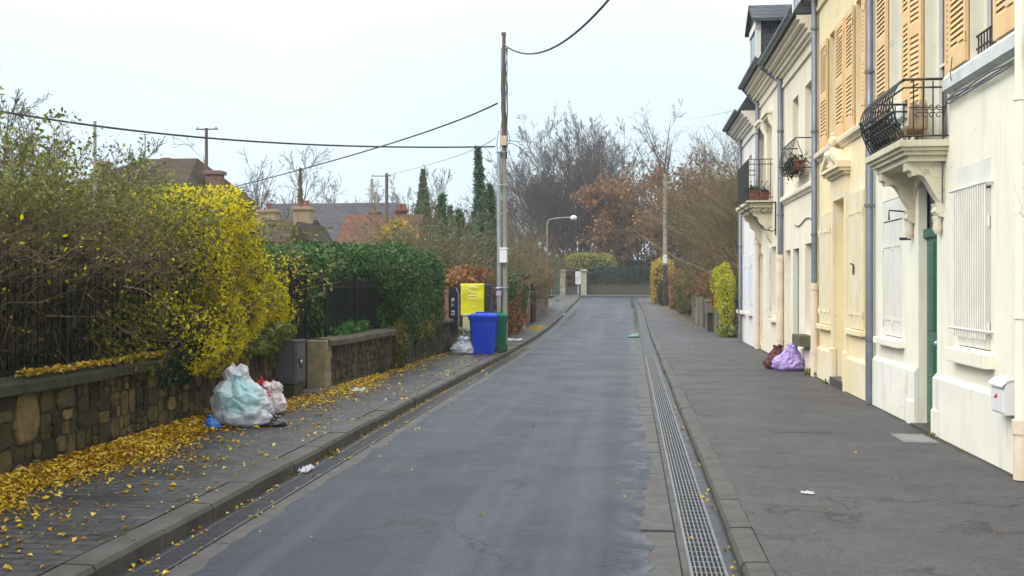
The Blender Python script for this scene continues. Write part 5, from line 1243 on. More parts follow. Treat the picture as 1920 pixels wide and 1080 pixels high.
# ------------------------------------------------------------------ rubbish bags and litter
def bagmat(name, a, b, zsplit=None, c=None, trans=.35, rough=.2):
    m, t = newmat(name); co = t.coord('Object')
    col = t.mix(t.rng(t.noise(co, 4, 5), .35, .65), a, b)
    if c is not None:                    # a coloured bag showing through the film on one side
        ds = t.new('ShaderNodeVectorMath', operation='DISTANCE'); t.l.new(co, ds.inputs[0]); ds.inputs[1].default_value = (.06, -.26, .40)
        f = t.math('ADD', ds.outputs['Value'], t.math('MULTIPLY', t.noise(co, 5, 3), .22))
        col = t.mix(t.math('MULTIPLY', t.rng(f, zsplit - .03, zsplit + .10, 1, 0), t.rng(t.noise(co, 7, 4), .3, .5, .45, 1)), col, c)
    t.set(color=col, rough=rough, Specular_IOR_Level=.5)
    rn = t.new('ShaderNodeTexNoise'); rn.noise_type = 'RIDGED_MULTIFRACTAL'; rn.inputs['Scale'].default_value = 4.5; rn.inputs['Detail'].default_value = 3; t.l.new(t.coord('Object', (1, 1, .5)), rn.inputs['Vector'])
    t.bump(rn.outputs[0], .55, .02); t.bump(t.noise(co, 14, 4), .35, .02)
    tr = t.new('ShaderNodeBsdfTranslucent'); t.l.new(col, tr.inputs[0]); mx = t.new('ShaderNodeMixShader'); mx.inputs[0].default_value = trans
    t.l.new(t.b.outputs[0], mx.inputs[1]); t.l.new(tr.outputs[0], mx.inputs[2]); t.l.new(mx.outputs[0], t.n.get('Material Output').inputs[0]); return m
def gp(px, py, z):
    d = FPX * (HC - z) / (py - VY); X = (px - VX) * d * CO / FPX; return X, (d + X * SI) / CO
def bag_mesh(c, rx, ry, h, seed, lean=(0, 0), knot=.18, flare=.5, rot=0, wr=.10, prof=None):
    n, m = 120, 72; V = []; c = Vector(c)
    for i in range(m + 1):
        t = i / m; z = h * t
        pr = prof or [(0, .55), (.06, .86), (.2, 1.0), (.42, .93), (.62, .68), (.78, .40), (.86, knot), (.93, knot * 1.2 + flare * .3), (1, flare)]
        r = np.interp(t, [a for a, b in pr], [b for a, b in pr])
        for k in range(n):
            a = 2 * math.pi * k / n; d = Vector((math.cos(a), math.sin(a), t * 2.2)) * 1.7 + Vector((seed * 7.1, seed * 3.3, 0))
            w = abs(mnoise.noise(d)) * 1.6 + .6 * abs(mnoise.noise(d * 2.3)) + .3 * abs(mnoise.noise(d * 5.1)) + .10 * abs(mnoise.noise(Vector((d.x * 7, d.y * 7, d.z * 2.6)))); s = r * (1 + wr * (w - .75) * (2.2 if t > .6 else 1.3))
            x, y = rx * s * math.cos(a), ry * s * math.sin(a)
            zz = z + .05 * h * mnoise.noise(d * 1.3 + Vector((9, 2, 1))) * min(1, t * 3) + (h * .06 * math.sin(a * 3 + seed) if t > .9 else 0)
            x += lean[0] * t ** 1.5; y += lean[1] * t ** 1.5
            V.append((c.x + x * math.cos(rot) - y * math.sin(rot), c.y + x * math.sin(rot) + y * math.cos(rot), max(c.z + zz, c.z - .0)))
    F = [(i * n + k, i * n + (k + 1) % n, (i + 1) * n + (k + 1) % n, (i + 1) * n + k) for i in range(m) for k in range(n)]
    top = len(V); V.append(tuple(np.mean(np.array(V[-n:]), 0))); F += [(m * n + k, m * n + (k + 1) % n, top, top) for k in range(0)]
    return np.array(V), np.array(F + [(m * n + k, m * n + k + 1, m * n + (k + 2) % n, top) for k in range(0, n, 2)])
def crumple(c, sx, sy, sz, seed, n=14, thick=.004):
    """loose crumpled sheet"""
    V = []; c = Vector(c)
    for j in range(n + 1):
        for i in range(n + 1):
            u, v = i / n - .5, j / n - .5; p = Vector((u * 3, v * 3, seed * 5.3)); e = 1 - .25 * abs(mnoise.noise(p * 1.7))
            V.append((c.x + u * sx * e + .1 * sx * mnoise.noise(p * 2), c.y + v * sy * e, c.z + .004 + sz * abs(mnoise.noise(p * 1.5)) * 1.7))
    return np.array(V), np.array([(j * (n + 1) + i, j * (n + 1) + i + 1, (j + 1) * (n + 1) + i + 1, (j + 1) * (n + 1) + i) for j in range(n) for i in range(n)])
B_white = bagmat('translucent_white_plastic', (.62, .62, .68), (.72, .72, .77), .33, (.42, .68, .70), .3)
B_pink = bagmat('pinkish_white_plastic', (.78, .66, .68), (.80, .74, .76), None, None, .3)
B_red = bagmat('red_plastic_film', (.75, .03, .02), (.6, .03, .03), trans=.3)
B_blue = bagmat('blue_plastic_film', (.02, .16, .62), (.03, .12, .45), trans=.2)
B_dark = bagmat('dark_brown_plastic', (.045, .035, .035), (.03, .025, .025), trans=.05)
B_clear = bagmat('thin_white_plastic', (.68, .69, .76), (.78, .78, .82), None, None, .35)
B_green = bagmat('grey_green_plastic', (.20, .30, .30), (.30, .40, .38), None, None, .25)
B_lilac = bagmat('lilac_plastic_film', (.46, .30, .76), (.66, .52, .86), None, None, .3)
B_maroon = bagmat('maroon_cloth', (.10, .018, .02), (.06, .012, .015), None, None, .02, .6)
ZP = HL - .004
wx, wy = gp(449, 800, ZP); wy += .12
g1_ = thing('rubbish_bag', 'big translucent white rubbish bag with turquoise contents against the mossy wall', 'rubbish bag', (wx, wy, ZP))
np_mesh('bag', *bag_mesh((wx, wy, ZP), .37, .30, .68, 1.3, (-.10, 0), .30, .16, 0, .15, [(0, .66), (.06, .90), (.2, 1.0), (.42, .98), (.6, .86), (.72, .64), (.80, .44), (.88, .40), (.95, .42), (1, .22)]), B_white, g1_, True)
sx, sy = gp(503, 778, ZP); sy += .1
g2_ = thing('rubbish_bag', 'small pinkish white bag with red ties beside the big white bag', 'rubbish bag', (sx, sy, ZP))
np_mesh('bag', *bag_mesh((sx, sy, ZP), .20, .18, .40, 2.9, (.02, 0), .5, .55, 0, .16, [(0, .5), (.1, .9), (.35, 1.0), (.55, .85), (.68, .55), (.78, .62), (.9, .72), (1, .5)]), B_pink, g2_, True)
V, F = cat([crumple((sx - .10, sy - .02, ZP + .34), .15, .1, .12, 4), bag_mesh((sx - .03, sy - .17, ZP + .24), .09, .03, .06, 5, (0, 0), .6, .8)])
np_mesh('tie', V, F, B_red, g2_, True)
q = gp(393, 806, ZP); o = np_mesh('plastic_scrap', *bag_mesh((q[0] + .02, q[1] + .05, ZP), .10, .09, .16, 6, (-.05, 0), .25, .1), B_blue, None, True); tag(o, 'crumpled blue plastic scrap squeezed under the big white bag', 'litter')
q = gp(512, 798, ZP); o = np_mesh('dark_sack', *bag_mesh((q[0], q[1], ZP), .17, .14, .12, 7, (.05, 0), .3, .1), B_dark, None, True); tag(o, 'flat dark brown sack lying in the leaves beside the white bag', 'sack')
o = np_mesh('rubbish_bag', *bag_mesh((-4.02, 25.35, ZP), .30, .24, .40, 8, (.03, 0), .3, .45, 0, .16, [(0, .7), (.08, .95), (.3, 1), (.5, .8), (.66, .55), (.8, .42), (.9, .5), (1, .4)]), B_clear, None, True); tag(o, 'thin crumpled white bag lying left of the blue bin', 'rubbish bag')
o = np_mesh('rubbish_bag', *bag_mesh((-3.93, 25.85, ZP), .24, .2, .56, 9, (-.03, 0), .25, .3, 0, .14), B_green, None, True); tag(o, 'grey green rubbish bag slumped between white bag and blue bin', 'rubbish bag')
pr = [(0, .7), (.08, .95), (.3, 1), (.5, .85), (.7, .6), (.85, .4), (.93, .3), (1, .42)]
c = px_depth(1478, 688, 21.6)
o = np_mesh('rubbish_bag', *bag_mesh((3.10, 21.65, HR), .31, .26, .50, 10, (.10, .0), .3, .4, 0, .16, pr), B_lilac, None, True); tag(o, 'lilac rubbish bag leaning on the ivory house by the stone ledge', 'rubbish bag')
o = np_mesh('cloth_bag', *bag_mesh((2.92, 22.05, HR), .24, .2, .46, 11, (.05, 0), .3, .4, 0, .16, pr), B_maroon, None, True); tag(o, 'dark red cloth bundle tucked behind the lilac bag', 'bundle')
for i, (name, label, px, py, z, sx, sy, sz, m_) in enumerate((
        ('plastic_scrap', 'torn white plastic film lying flat on the pavement beyond the pole', 962, 638, ZP, .55, .7, .06, B_clear), ('paper_scrap', 'crumpled pale paper scrap on the pavement below the clipped hedge', 672, 734, ZP, .18, .25, .06, B_clear),
        ('plastic_scrap', 'shredded clear plastic caught in the gutter under the cobbled kerb', 574, 884, .012, .10, .26, .07, B_clear), ('plastic_scrap', 'green plastic bottle wrap flattened at the asphalt edge', 1187, 633, .01, .42, .5, .10, bagmat('bright_green_plastic', (.02, .22, .14), (.3, .45, .35), trans=.2)),
        ('paper_scrap', 'small white paper twist on the asphalt pavement', 1514, 926, HR, .11, .06, .02, B_clear), ('plastic_scrap', 'long white plastic strip lying in the far kerb gutter', 1052, 601, .02, .35, 2.2, .10, B_clear))):
    d = FPX * (HC - z) / (py - VY); X = (px - VX) * d * CO / FPX; Y = (d + X * SI) / CO
    o = np_mesh(name, *crumple((X, Y, z + gzf(Y)), sx, sy, sz, 20 + i), m_, None, True); tag(o, label, 'litter')

# ------------------------------------------------------------------ fallen leaves
rng = np.random.default_rng(77)
def scatter(n, ya, yb, xfun, zfun, thick=.0):
    y = rng.uniform(ya, yb, n); x, dz = xfun(y, n); return np.stack([x, y, zfun(x, y) + dz], 1)
zpave = lambda x, y: gz(y) + ZP + .008
def drift(width, pile):
    def f(y, n):
        w = width * (1 + .25 * np.sin(y * 2.1) + .15 * np.sin(y * 5.3)); e = np.abs(rng.normal(0, .5, n)).clip(0, 2.2); x = -5.08 + e * w
        return x, rng.uniform(0, 1, n) * pile * np.exp(-(e / .8) ** 2)
    return f
def spread(a, b):
    return lambda y, n: (rng.uniform(a, b, n), np.zeros(n))
PL = [scatter(22000, 4.5, 13.0, drift(.40, .12), zpave), scatter(420, 4.5, 13, spread(-4.7, -3.3), zpave), scatter(1500, 5.0, 12.5, drift(.85, .0), zpave), scatter(2600, 13.2, 19.0, lambda y, n: (np.interp(y, [13, 16, 19], [-4.95, -4.75, -4.6]) + np.abs(rng.normal(0, .5, n)) * np.interp(y, [13, 15, 17.5, 19], [.55, .8, .55, .2]), rng.uniform(0, .04, n)), zpave),
      scatter(900, 18, 26, lambda y, n: (-4.58 + np.abs(rng.normal(0, .16, n)), rng.uniform(0, .02, n)), zpave), scatter(420, 13, 26, spread(-4.4, -3.2), zpave)]
PL.append(scatter(650, 4.5, 30, lambda y, n: (kl(y) + rng.uniform(.0, .10, n) + .2 * (rng.random(n) < .2), np.zeros(n)), lambda x, y: gz(y) + .012))
PL.append(scatter(110, 4.5, 28, lambda y, n: (-2.95+np.abs(rng.normal(0,.5, n)), np.zeros(n)), lambda x, y: gz(y) + .012))
PL.append(scatter(45, 4.5, 30, lambda y, n: (rng.uniform(-1.6, 3.3, n), np.zeros(n)), lambda x, y: gz(y) + np.where(x > .68, HR + .006, .012)))
PL.append(scatter(70, 4.5, 20, lambda y, n: (rng.uniform(.59, .68, n), np.zeros(n)), lambda x, y: gz(y) + .012))
PL.append(scatter(900, 35, 40.5, lambda y, n: (rng.uniform(-3.95, -3.3, n) - .1, rng.uniform(0, .02, n)), zpave) if False else scatter(700, 37.5, 41.5, spread(-3.75, -3.2), zpave))
PL.append(scatter(900, 40, 60, lambda y, n: (np.interp(y, [40, 46, 61], [2.8, 2.55, 1.9]) - np.abs(rng.normal(0, .35, n)), rng.uniform(0, .03, n)), lambda x, y: gz(y) + HR + .01))
PL.append(scatter(900, 85, 92, spread(-3, 12), lambda x, y: gz(y) + .13))
PL.append(scatter(1500, 8.5, 12.8, lambda y, n: (rng.uniform(-5.2, -5.05, n), rng.uniform(0, .05, n)), lambda x, y: np.full_like(y, Z1 + .90 + .012)))
P = np.concatenate(PL); V, F = leaves_mesh(P, np.where(P[:, 0] > -3.15, .030, .038) * rng.uniform(.6, 1.5, len(P)), rng, flat=.72, aspect=.62, fold=.9)
fl = np_mesh('fallen_leaves', V, F, M['leaf_fallen']); tag(fl, 'drifts of yellow and brown fallen leaves along the pavement and walls', 'leaves', None, 'stuff')
def weeds(label, x, y, z, n, r_, h, seed, lm='leaf_shoot'):
    rg = np.random.default_rng(seed); b = np.stack([x + rg.normal(0, r_, n), y + rg.normal(0, r_ * 1.5, n), np.full(n, z)], 1); d = unit(rg.normal(0, .45, (n, 3)) + np.array([0, 0, 1.])) * rg.uniform(.5, 1, n)[:, None] * h
    pts = np.stack([b, b + d * .5, b + d + np.array([0, 0, -.15]) * h], 1); a = strands_mesh(pts, np.full(n, .006), np.full(n, .001)); l = leaves_mesh(np.concatenate([pts[:, 1], pts[:, 2]]), h * .35, rg)
    o = np_mesh('weed_tuft', *cat([a, l]), M[lm]); tag(o, label, 'weed'); return o
weeds('green weeds sprouting at the foot of the cream downpipe', 3.36, 20.35, HR, 60, .05, .2, 1); weeds('small weeds at the corner of the end house', 3.2, 34.9, HR, 90, .10, .5, 2)
weeds('tiny weeds by the green door jamb', 3.38, 12.4, HR, 22, .04, .07, 3); weeds('grass tuft at the foot of the ivy hung wall', -4.33, 25.9, ZP, 60, .06, .22, 4, 'leaf_green')
weeds('small green seedling in the gutter joint of the left kerb', -3.1, 10.9, .0, 16, .02, .09, 5); weeds('weeds in the joint beside the doorstep of the cream house', 3.36, 18.75, HR, 20, .04, .12, 6)

# ------------------------------------------------------------------ left, farther on: creeper wall, brick wall, lamp, conifers
def line_wall(name, label, p0, p1, h, thick, mat, cat_='wall', cop=None, z0=0, n=1):
    p0 = Vector((*p0, 0)); p1 = Vector((*p1, 0)); u = (p1 - p0).normalized(); nn = Vector((u.y, -u.x, 0)); zb0, zb1 = gzf(p0.y) + z0, gzf(p1.y) + z0
    mid = (p0 + p1) / 2; root = thing(name, label, cat_, (mid.x, mid.y, min(zb0, zb1)))
    def slab(mb, a, b, lo, hi):
        q = [p0 + nn * a, p1 + nn * a, p1 + nn * b, p0 + nn * b]; zz = [zb0, zb1, zb1, zb0]
        mb.add([(p.x, p.y, z + lo) for p, z in zip(q, zz)] + [(p.x, p.y, z + hi) for p, z in zip(q, zz)], [(0, 3, 2, 1), (4, 5, 6, 7), (0, 1, 5, 4), (1, 2, 6, 5), (2, 3, 7, 6), (3, 0, 4, 7)])
    mb = MB(); slab(mb, 0, -thick, -.2, h); mb.build('masonry', mat, root)
    if cop: mb = MB(); slab(mb, .05, -thick - .05, h, h + .09); mb.build('coping', cop, root)
    return root
line_wall('brick_wall', 'old brick wall mostly hidden under russet creeper', (-4.66, 28.2), (-4.02, 39.5), 1.75, .3, M['brick'], 'wall', M['coping'])
hedge('creeper', 'russet and orange creeper covering the wall behind the pole', [Lump((-4.42, 31.2, .95), (.30, 3.0, 1.0), 3, .15, 2, 31), Lump((-4.05, 36.6, .95), (.28, 3.0, .95), 3, .15, 2, 32), Lump((-4.7, 31.5, 1.9), (.5, 3.5, .35), 2.5, .2, 2, 33)], (7000, 6500, 4000), .10, M['leaf_creeper'], 81, 'climbing plant', .7, M['skin_brown'], inner=.65, bias=1)
hedge('ivy', 'dark green ivy clump hanging over the creeper behind the white meter box', [Lump((-3.95, 34.0, 1.75), (.28, 1.1, .45), 2.2, .3, 2, 34), Lump((-3.78, 37.5, 1.2), (.16, .6, .5), 2.2, .3, 2, 35)], (1800, 900), .10, M['leaf_green'], 82, 'climbing plant', .5, inner=.3, bias=.8)
mb = MB(); b0 = Vector((-3.96, 39.3, .1)); mb.tube([b0, b0 + Vector((.03, 0, .9)), b0 + Vector((.13, 0, 1.5))], [.075, .07, .055], 10); mb.ball(b0 + Vector((.03, -.05, 1.28)), .09, 1.2, 1, .8)
mb.tube([b0 + Vector((.16, -.1, .62)), b0 + Vector((.20, -.1, 1.15))], .03, 6)
tag(mb.build('wooden_post', M['pole_wood2']), 'short leaning wooden post at the edge of the creeper wall', 'post')
mb = MB(); V, F = crumple((-4.05, 38.6, .12), .5, .6, .22, 55); o = np_mesh('plastic_scrap', V, F, B_green, None, True); tag(o, 'grey green plastic sheet crumpled at the foot of the creeper', 'litter')
bw = line_wall('brick_wall', 'red brick wall with piers running towards the street lamp', (-4.02, 42.2), (-4.85, 60.5), 1.72, .26, M['brick'], 'wall', M['coping'])
for y in (42.0, 48.0, 60.6):
    x = np.interp(y, [42.2, 60.5], [-4.02, -4.85]); z = gzf(y); mb = MB(); mb.box(x - .34, x + .06, y - .2, y + .2, z, z + 1.98); mb.build('pier', M['brick'], bw); mb = MB(); mb.bbox(x - .40, x + .12, y - .26, y + .26, z + 1.98, z + 2.10, .02); mb.build('pier_cap', M['coping'], bw)
x = -4.0; mb = MB(); mb.box(x - .05, x + .0, 43.4, 45.2, gzf(44) + .1, gzf(44) + 1.75)
for y in np.arange(43.45, 45.2, .15): mb.box(x, x + .012, y, y + .13, gzf(44) + .12, gzf(44) + 1.78)
tag(mb.build('plank_gate', M['iron_green']), 'dark plank gate set into the red brick wall', 'gate')
hedge('creeper', 'brown leafless creeper over the top of the red brick wall', [Lump((-4.45, 53.5, 2.0), (.35, 5.2, .55), 2.5, .25, 1.6, 36)], (3600,), .12, M['leaf_creeper'], 83, 'climbing plant', .6, M['skin_brown'], inner=.5, bias=1)
# street lamp
lx, ly = -4.62, 59.5; lz = gzf(ly) + .1
lamp = thing('street_lamp', 'slim street lamp with a white globe on a long arm by the brick wall', 'lamp', (lx, ly, lz))
mb = MB(); mb.tube([(lx, ly, lz - .1), (lx, ly, 2.6)], .07, 10); mb.tube([(lx, ly, 2.6), (lx, ly, 5.2), (lx + .12, ly, 5.42)], [.052, .045, .038], 10); mb.build('pole', pm('ochre_lamp_pole', (.30, .24, .14), (.20, .17, .11), 5, .6, .1), lamp)
mb = MB(); mb.tube([(lx + .12, ly, 5.42), (lx + .6, ly, 5.5), (lx + 1.42, ly, 5.55)], .022, 8); mb.build('arm', M['galv'], lamp)
mb = MB(); mb.lathe((lx + 1.47, ly, 5.42), [(.05, -.04), (.15, -.02), (.19, .06), (.17, .15), (.10, .21), (.03, .23)], 16); mb.build('globe', M['plastic_white'], lamp)
mb = MB(); mb.bbox(lx + .02, lx + .13, ly - .12, ly - .08, 1.9, 2.25, .005); mb.build('sign_plate', M['plastic_white'], lamp)
def conifer(name, label, x, y, z0, h, r, n, mat, seed, plumes=1, size=.22, taper=1.0, core=True, group=None, cat_='tree', bend=.0):
    rg = np.random.default_rng(seed); root = thing(name, label, cat_, (x, y, z0), group); P = []; mb = MB(); C = []
    for k in range(plumes):
        ox, oy = (0, 0) if plumes == 1 else (rg.uniform(-r, r), rg.uniform(-r * .6, r * .6)); hh = h * (1 if k == 0 else rg.uniform(.55, .95)); lean = rg.normal(0, bend, 2); rr = r if plumes == 1 else r * rg.uniform(.42, .62); m_ = n // plumes
        t = rg.uniform(0, 1, m_) ** 1.15; prof = np.interp(t, [0, .12, .35, .75, 1], [.7, 1, .95, .42, .02]) * (1 + .18 * np.sin(t * 23 + k * 2) * (plumes > 1)) ; a = rg.uniform(0, 6.28, m_); q = rr * prof * np.sqrt(rg.uniform(.25, 1, m_)) * (1 + .15 * np.sin(a * 3 + t * 8))
        P.append(np.stack([x + ox + lean[0] * t * hh + q * np.cos(a), y + oy + lean[1] * t * hh + q * np.sin(a), z0 + t * hh], 1))
        mb.tube([(x + ox, y + oy, z0), (x + ox + lean[0] * hh * .5, y + oy + lean[1] * hh * .5, z0 + hh * .5), (x + ox + lean[0] * hh * .95, y + oy + lean[1] * hh * .95, z0 + hh * .95)], [.06 + rr * .22, rr * .2, .01], 8)
    mb.build('trunk', M['skin_dark'], root)
    np_mesh('crown', *leaves_mesh(np.concatenate(P), size, rg, (0, 0, 1), .5, .35), mat, root); return root
c = px_depth(793, 320, 60); conifer('cypress', 'narrow columnar cypress standing beyond the long roof', c.x, 60, .2, c.z - .2, .85, 11000, M['leaf_cypress'], 91, 1, .30)
c = px_depth(905, 288, 42); conifer('juniper', 'tall dark juniper with ragged leaning spires left of the utility pole', c.x, 42, .1, c.z, 1.0, 12000, M['leaf_conifer'], 92, 3, .34, bend=.03)
c = px_depth(835, 365, 36); conifer('juniper', 'broad blue green juniper clump behind the clipped hedge', c.x, 36, .1, c.z + .2, 1.25, 13000, M['leaf_conifer'], 93, 6, .32, bend=.05)
c = px_depth(873, 395, 37); conifer('juniper', 'lower grey green juniper beside the broad clump', c.x, 37, .1, c.z, .9, 8000, M['leaf_conifer'], 94, 4, .30, bend=.05)
twig_bush('bare_shrub', 'tall olive brown thicket of bare stems behind the bins', -7.6, -5.0, 30.5, 36.5, .2, 4.2, 700, .20, M['twig_olive'], 95, .014, (0, 0), 6, [(7000, .10, M['leaf_conifer'], lambda p: p[:, 2] > 1.4)])
twig_bush('bare_shrub', 'brown thicket of bare stems above the red brick wall', -7.8, -4.9, 41, 56, .2, 4.6, 1000, .20, M['twig_olive'], 96, .016, (0, 0), 6, [(1500, .12, M['leaf_creeper'], lambda p: p[:, 2] < 3.0)])
hedge('yellow_shrub', 'rounded pale yellow shrub rising behind the clipped green hedge', [Lump((px_depth(748, 440, 38).x, 38, 2.55), (1.1, 1.2, 1.45), 2.2, .12, 2, 41)], (5200,), .12, M['leaf_gold'], 97, 'shrub', .6, M['skin_brown'], inner=.6, bias=1)
hedge('evergreen_shrub', 'dark evergreen shrub under the olive thicket behind the yellow cabinet', [Lump((-5.3, 32.0, 1.2), (.7, 2.6, 1.1), 2.5, .15, 1.6, 42), Lump((-7.0, 39.0, 1.6), (2.0, 1.5, 1.3), 2.5, .15, 1.6, 43)], (3500, 4000), .13, M['leaf_olive'], 98, 'shrub', .75, M['skin_brown'])

# ------------------------------------------------------------------ left distance: houses, poles, bare trees
def far_house(label, x0, x1, y0, y1, ze, zr, rmat, wmat, chim=(), win=(), gable=None, axis='x', hip=0):
    root = thing('house', label, 'house', ((x0 + x1) / 2, (y0 + y1) / 2, 0), 'houses beyond the gardens'); mb = MB(); mb.box(x0, x1, y0, y1, -.2, ze); mb.build('wall', M[wmat], root)
    mb = MB(); e = .3; ym = (y0 + y1) / 2
    if axis == 'x':
        a, b = x0 - e * .5, x1 + e * .5
        vs = [(a, y0 - e, ze - .1), (b, y0 - e, ze - .1), (b, y1 + e, ze - .1), (a, y1 + e, ze - .1), (a + hip, ym, zr), (b - hip, ym, zr)]
        mb.add(vs, [(0, 1, 5, 4), (3, 4, 5, 2), (0, 4, 3), (1, 2, 5), (0, 3, 2, 1)])
    else:
        xm = (x0 + x1) / 2
        vs = [(x0 - e, y0 - e * .5, ze - .1), (x1 + e, y0 - e * .5, ze - .1), (x1 + e, y1, ze - .1), (x0 - e, y1, ze - .1), (xm, y0 - e * .5, zr), (xm, y1, zr)]
        mb.add(vs, [(0, 4, 5, 3), (1, 2, 5, 4), (0, 1, 4), (2, 3, 5), (0, 3, 2, 1)])
    rf = mb.build('roof', M[rmat], root)
    for cx, cy, w, za, zb, mt, pots in chim:
        mb = MB(); mb.bbox(cx - w / 2, cx + w / 2, cy - w * .35, cy + w * .35, za, zb, .02); mb.bbox(cx - w / 2 - .06, cx + w / 2 + .06, cy - w * .35 - .06, cy + w * .35 + .06, zb - .14, zb - .02, .015); ch = mb.build('chimney', M[mt], rf)
        for i in range(pots): px_ = cx + (i - (pots - 1) / 2) * w * .42; mb = MB(); mb.lathe((px_, cy, zb - .02), [(.12, 0), (.10, .2), (.12, .28)], 10); mb.build('chimney_pot', M['terracotta'], rf)
    for wx, wz, w, h in win:
        t = (wz - ze) / (zr - ze); yy = y0 - e + (ym - y0 + e) * t; s = (ym - y0 + e) / (zr - ze)
        mb = MB(); mb.add([(wx - w / 2, yy - .10, wz - h / 2), (wx + w / 2, yy - .10, wz - h / 2), (wx + w / 2, yy - .10 + h * s, wz + h / 2), (wx - w / 2, yy - .10 + h * s, wz + h / 2), (wx - w / 2, yy + .1, wz - h / 2 - .1), (wx + w / 2, yy + .1, wz - h / 2 - .1), (wx + w / 2, yy + .1 + h * s, wz + h / 2 - .1), (wx - w / 2, yy + .1 + h * s, wz + h / 2 - .1)],
                             [(0, 1, 2, 3), (0, 4, 5, 1), (1, 5, 6, 2), (2, 6, 7, 3), (3, 7, 4, 0)]); mb.build('skylight', M['plastic_white'], rf)
    return root
X_ = lambda px, Y: px_depth(px, 533, Y).x
Z_ = lambda px, py, Y: px_depth(px, py, Y).z
M['chim_tan'] = pm('tan_chimney_render', (.34, .25, .15), (.24, .17, .11), 3, .9, .3, 20)
M['chim_brown'] = pm('brown_chimney_brick', (.22, .12, .10), (.14, .08, .07), 6, .9, .3, 20)
Y = 58
far_house('long low house with a grey tiled roof and two white skylights', X_(512, Y), X_(742, Y), 54.5, 61.5, 3.6, Z_(620, 381, Y), 'tile_grey', 'wall_off2', (), ((X_(614, 56), Z_(614, 434, 56), .42, .42), (X_(648, 56), Z_(648, 434, 56), .42, .42)))
Y = 52
far_house('house with a red brown tiled roof and terracotta chimney pots', X_(656, Y), X_(790, Y), 49, 55, 3.0, Z_(730, 402, Y), 'tile_red', 'wall_off', ((X_(752, 52), 52.2, .5, 4.6, Z_(752, 392, 52), 'tile_red', 2), (X_(700, 52), 52.2, .4, 4.6, Z_(700, 398, 52), 'tile_red', 1)))
Y = 44
far_house('brown tiled house with a broad tan chimney and dark gable', X_(502, Y), X_(588, Y), 41.5, 46.5, Z_(560, 452, 43), Z_(560, 412, Y), 'tile_brown', 'wall_off', ((X_(577, 44), 43.4, .72, 3.6, Z_(577, 390, 44), 'chim_tan', 2), (X_(498, 44), 44.4, .8, 3.6, Z_(498, 392, 44), 'chim_tan', 1)))
far_house('small dark gabled roof with a pale bargeboard below the tan chimney', X_(579, 42), X_(598, 42), 40, 43.5, Z_(590, 452, 41), Z_(590, 418, 41), 'tile_brown', 'dark_cabinet', axis='y')
Y = 34
far_house('dark hipped roof house with brick chimneys and an aerial behind the brown shrub', X_(222, Y), X_(415, Y), 31, 37, Z_(300, 350, 31), Z_(275, 298, Y), 'tile_brown', 'chim_brown', ((X_(192, 33), 33, .42, .0, Z_(192, 302, 33), 'chim_tan', 0), (X_(403, 33), 33, .5, 3.2, Z_(403, 320, 33), 'chim_brown', 0), (X_(290, 33), 33.9, .22, 4.5, Z_(290, 296, 33.9), 'chim_brown', 0)), hip=(X_(275, Y) - X_(222, Y)) * .98)
def far_pole(label, px, py, Y, r_, mat, arms=(), name='utility_pole'):
    p = px_depth(px, py, Y); z0 = gzf(Y) - .1; root = thing(name, label, 'pole', (p.x, Y, z0), 'overhead line poles')
    mb = MB(); mb.tube([(p.x, Y, z0), (p.x, Y, p.z * .5), (p.x, Y, p.z)], [r_ * 1.3, r_ * 1.15, r_], 10); mb.build('pole', mat, root)
    for z, w0, w1 in arms:
        mb = MB(); mb.box(p.x + w0, p.x + w1, Y - .04, Y + .04, p.z - z - .016, p.z - z + .016)
        for x in (p.x + w0 + .06, p.x + w1 - .06): mb.lathe((x, Y, p.z - z + .014), [(.015, 0), (.025, .03), (.012, .06)], 8)
        mb.build('crossarm', mat, root)
    return root
far_pole('plain grey pole rising behind the left end of the hipped roof', 178, 227, 30, .045, M['pole_wood2']); far_pole('brown pole with a thin crossarm next to the brick chimney', 387, 240, 33, .05, M['pole_wood'], ((.04, -.35, .38),))
far_pole('rusty pole with crossarm in front of the red brown roof', 725, 325, 47, .07, M['pole_wood'], ((.12, -.7, .2),)); far_pole('thin grey pole with brackets behind the long roof', 697, 335, 68, .09, M['pole_wood2'], ((.5, -.2, .7), (1.1, -.1, .6)))
far_pole('shorter grey pole close beside the bracketed pole', 707, 362, 66, .08, M['pole_wood2'])
ap = px_depth(272, 250, 33.6); mb = MB(); mb.tube([(ap.x, 33.6, ap.z - 1.1), (ap.x, 33.6, ap.z)], .018, 5); mb.tube([(ap.x - .18, 33.6, ap.z - .03), (ap.x + .18, 33.6, ap.z - .03)], .01, 5); mb.tube([(ap.x - .1, 33.6, ap.z - .15), (ap.x + .1, 33.6, ap.z - .15)], .01, 5)
tag(mb.build('roof_aerial', M['cable_grey']), 'thin television aerial on the dark hipped roof', 'aerial')
# right pole
p = px_depth(1247, 325, 61.5); z0 = gzf(61.5)
rp = thing('utility_pole', 'tall grey pole with a dark foot beside the golden hedges', 'pole', (p.x, 61.5, z0), 'overhead line poles')
mb = MB(); mb.tube([(p.x, 61.5, z0), (p.x, 61.5, 2.9)], [.135, .125], 12); mb.build('pole_foot', M['pole_dark'], rp); mb = MB(); mb.tube([(p.x, 61.5, 2.9), (p.x, 61.5, 5.5), (p.x, 61.5, p.z)], [.12, .11, .09], 12); mb.build('pole_top', M['pole_wood2'], rp)
mb = MB(); mb.bbox(p.x - .11, p.x + .11, 61.34, 61.37, 3.0, 3.5, .004); mb.build('sign_plate', M['plastic_white'], rp)

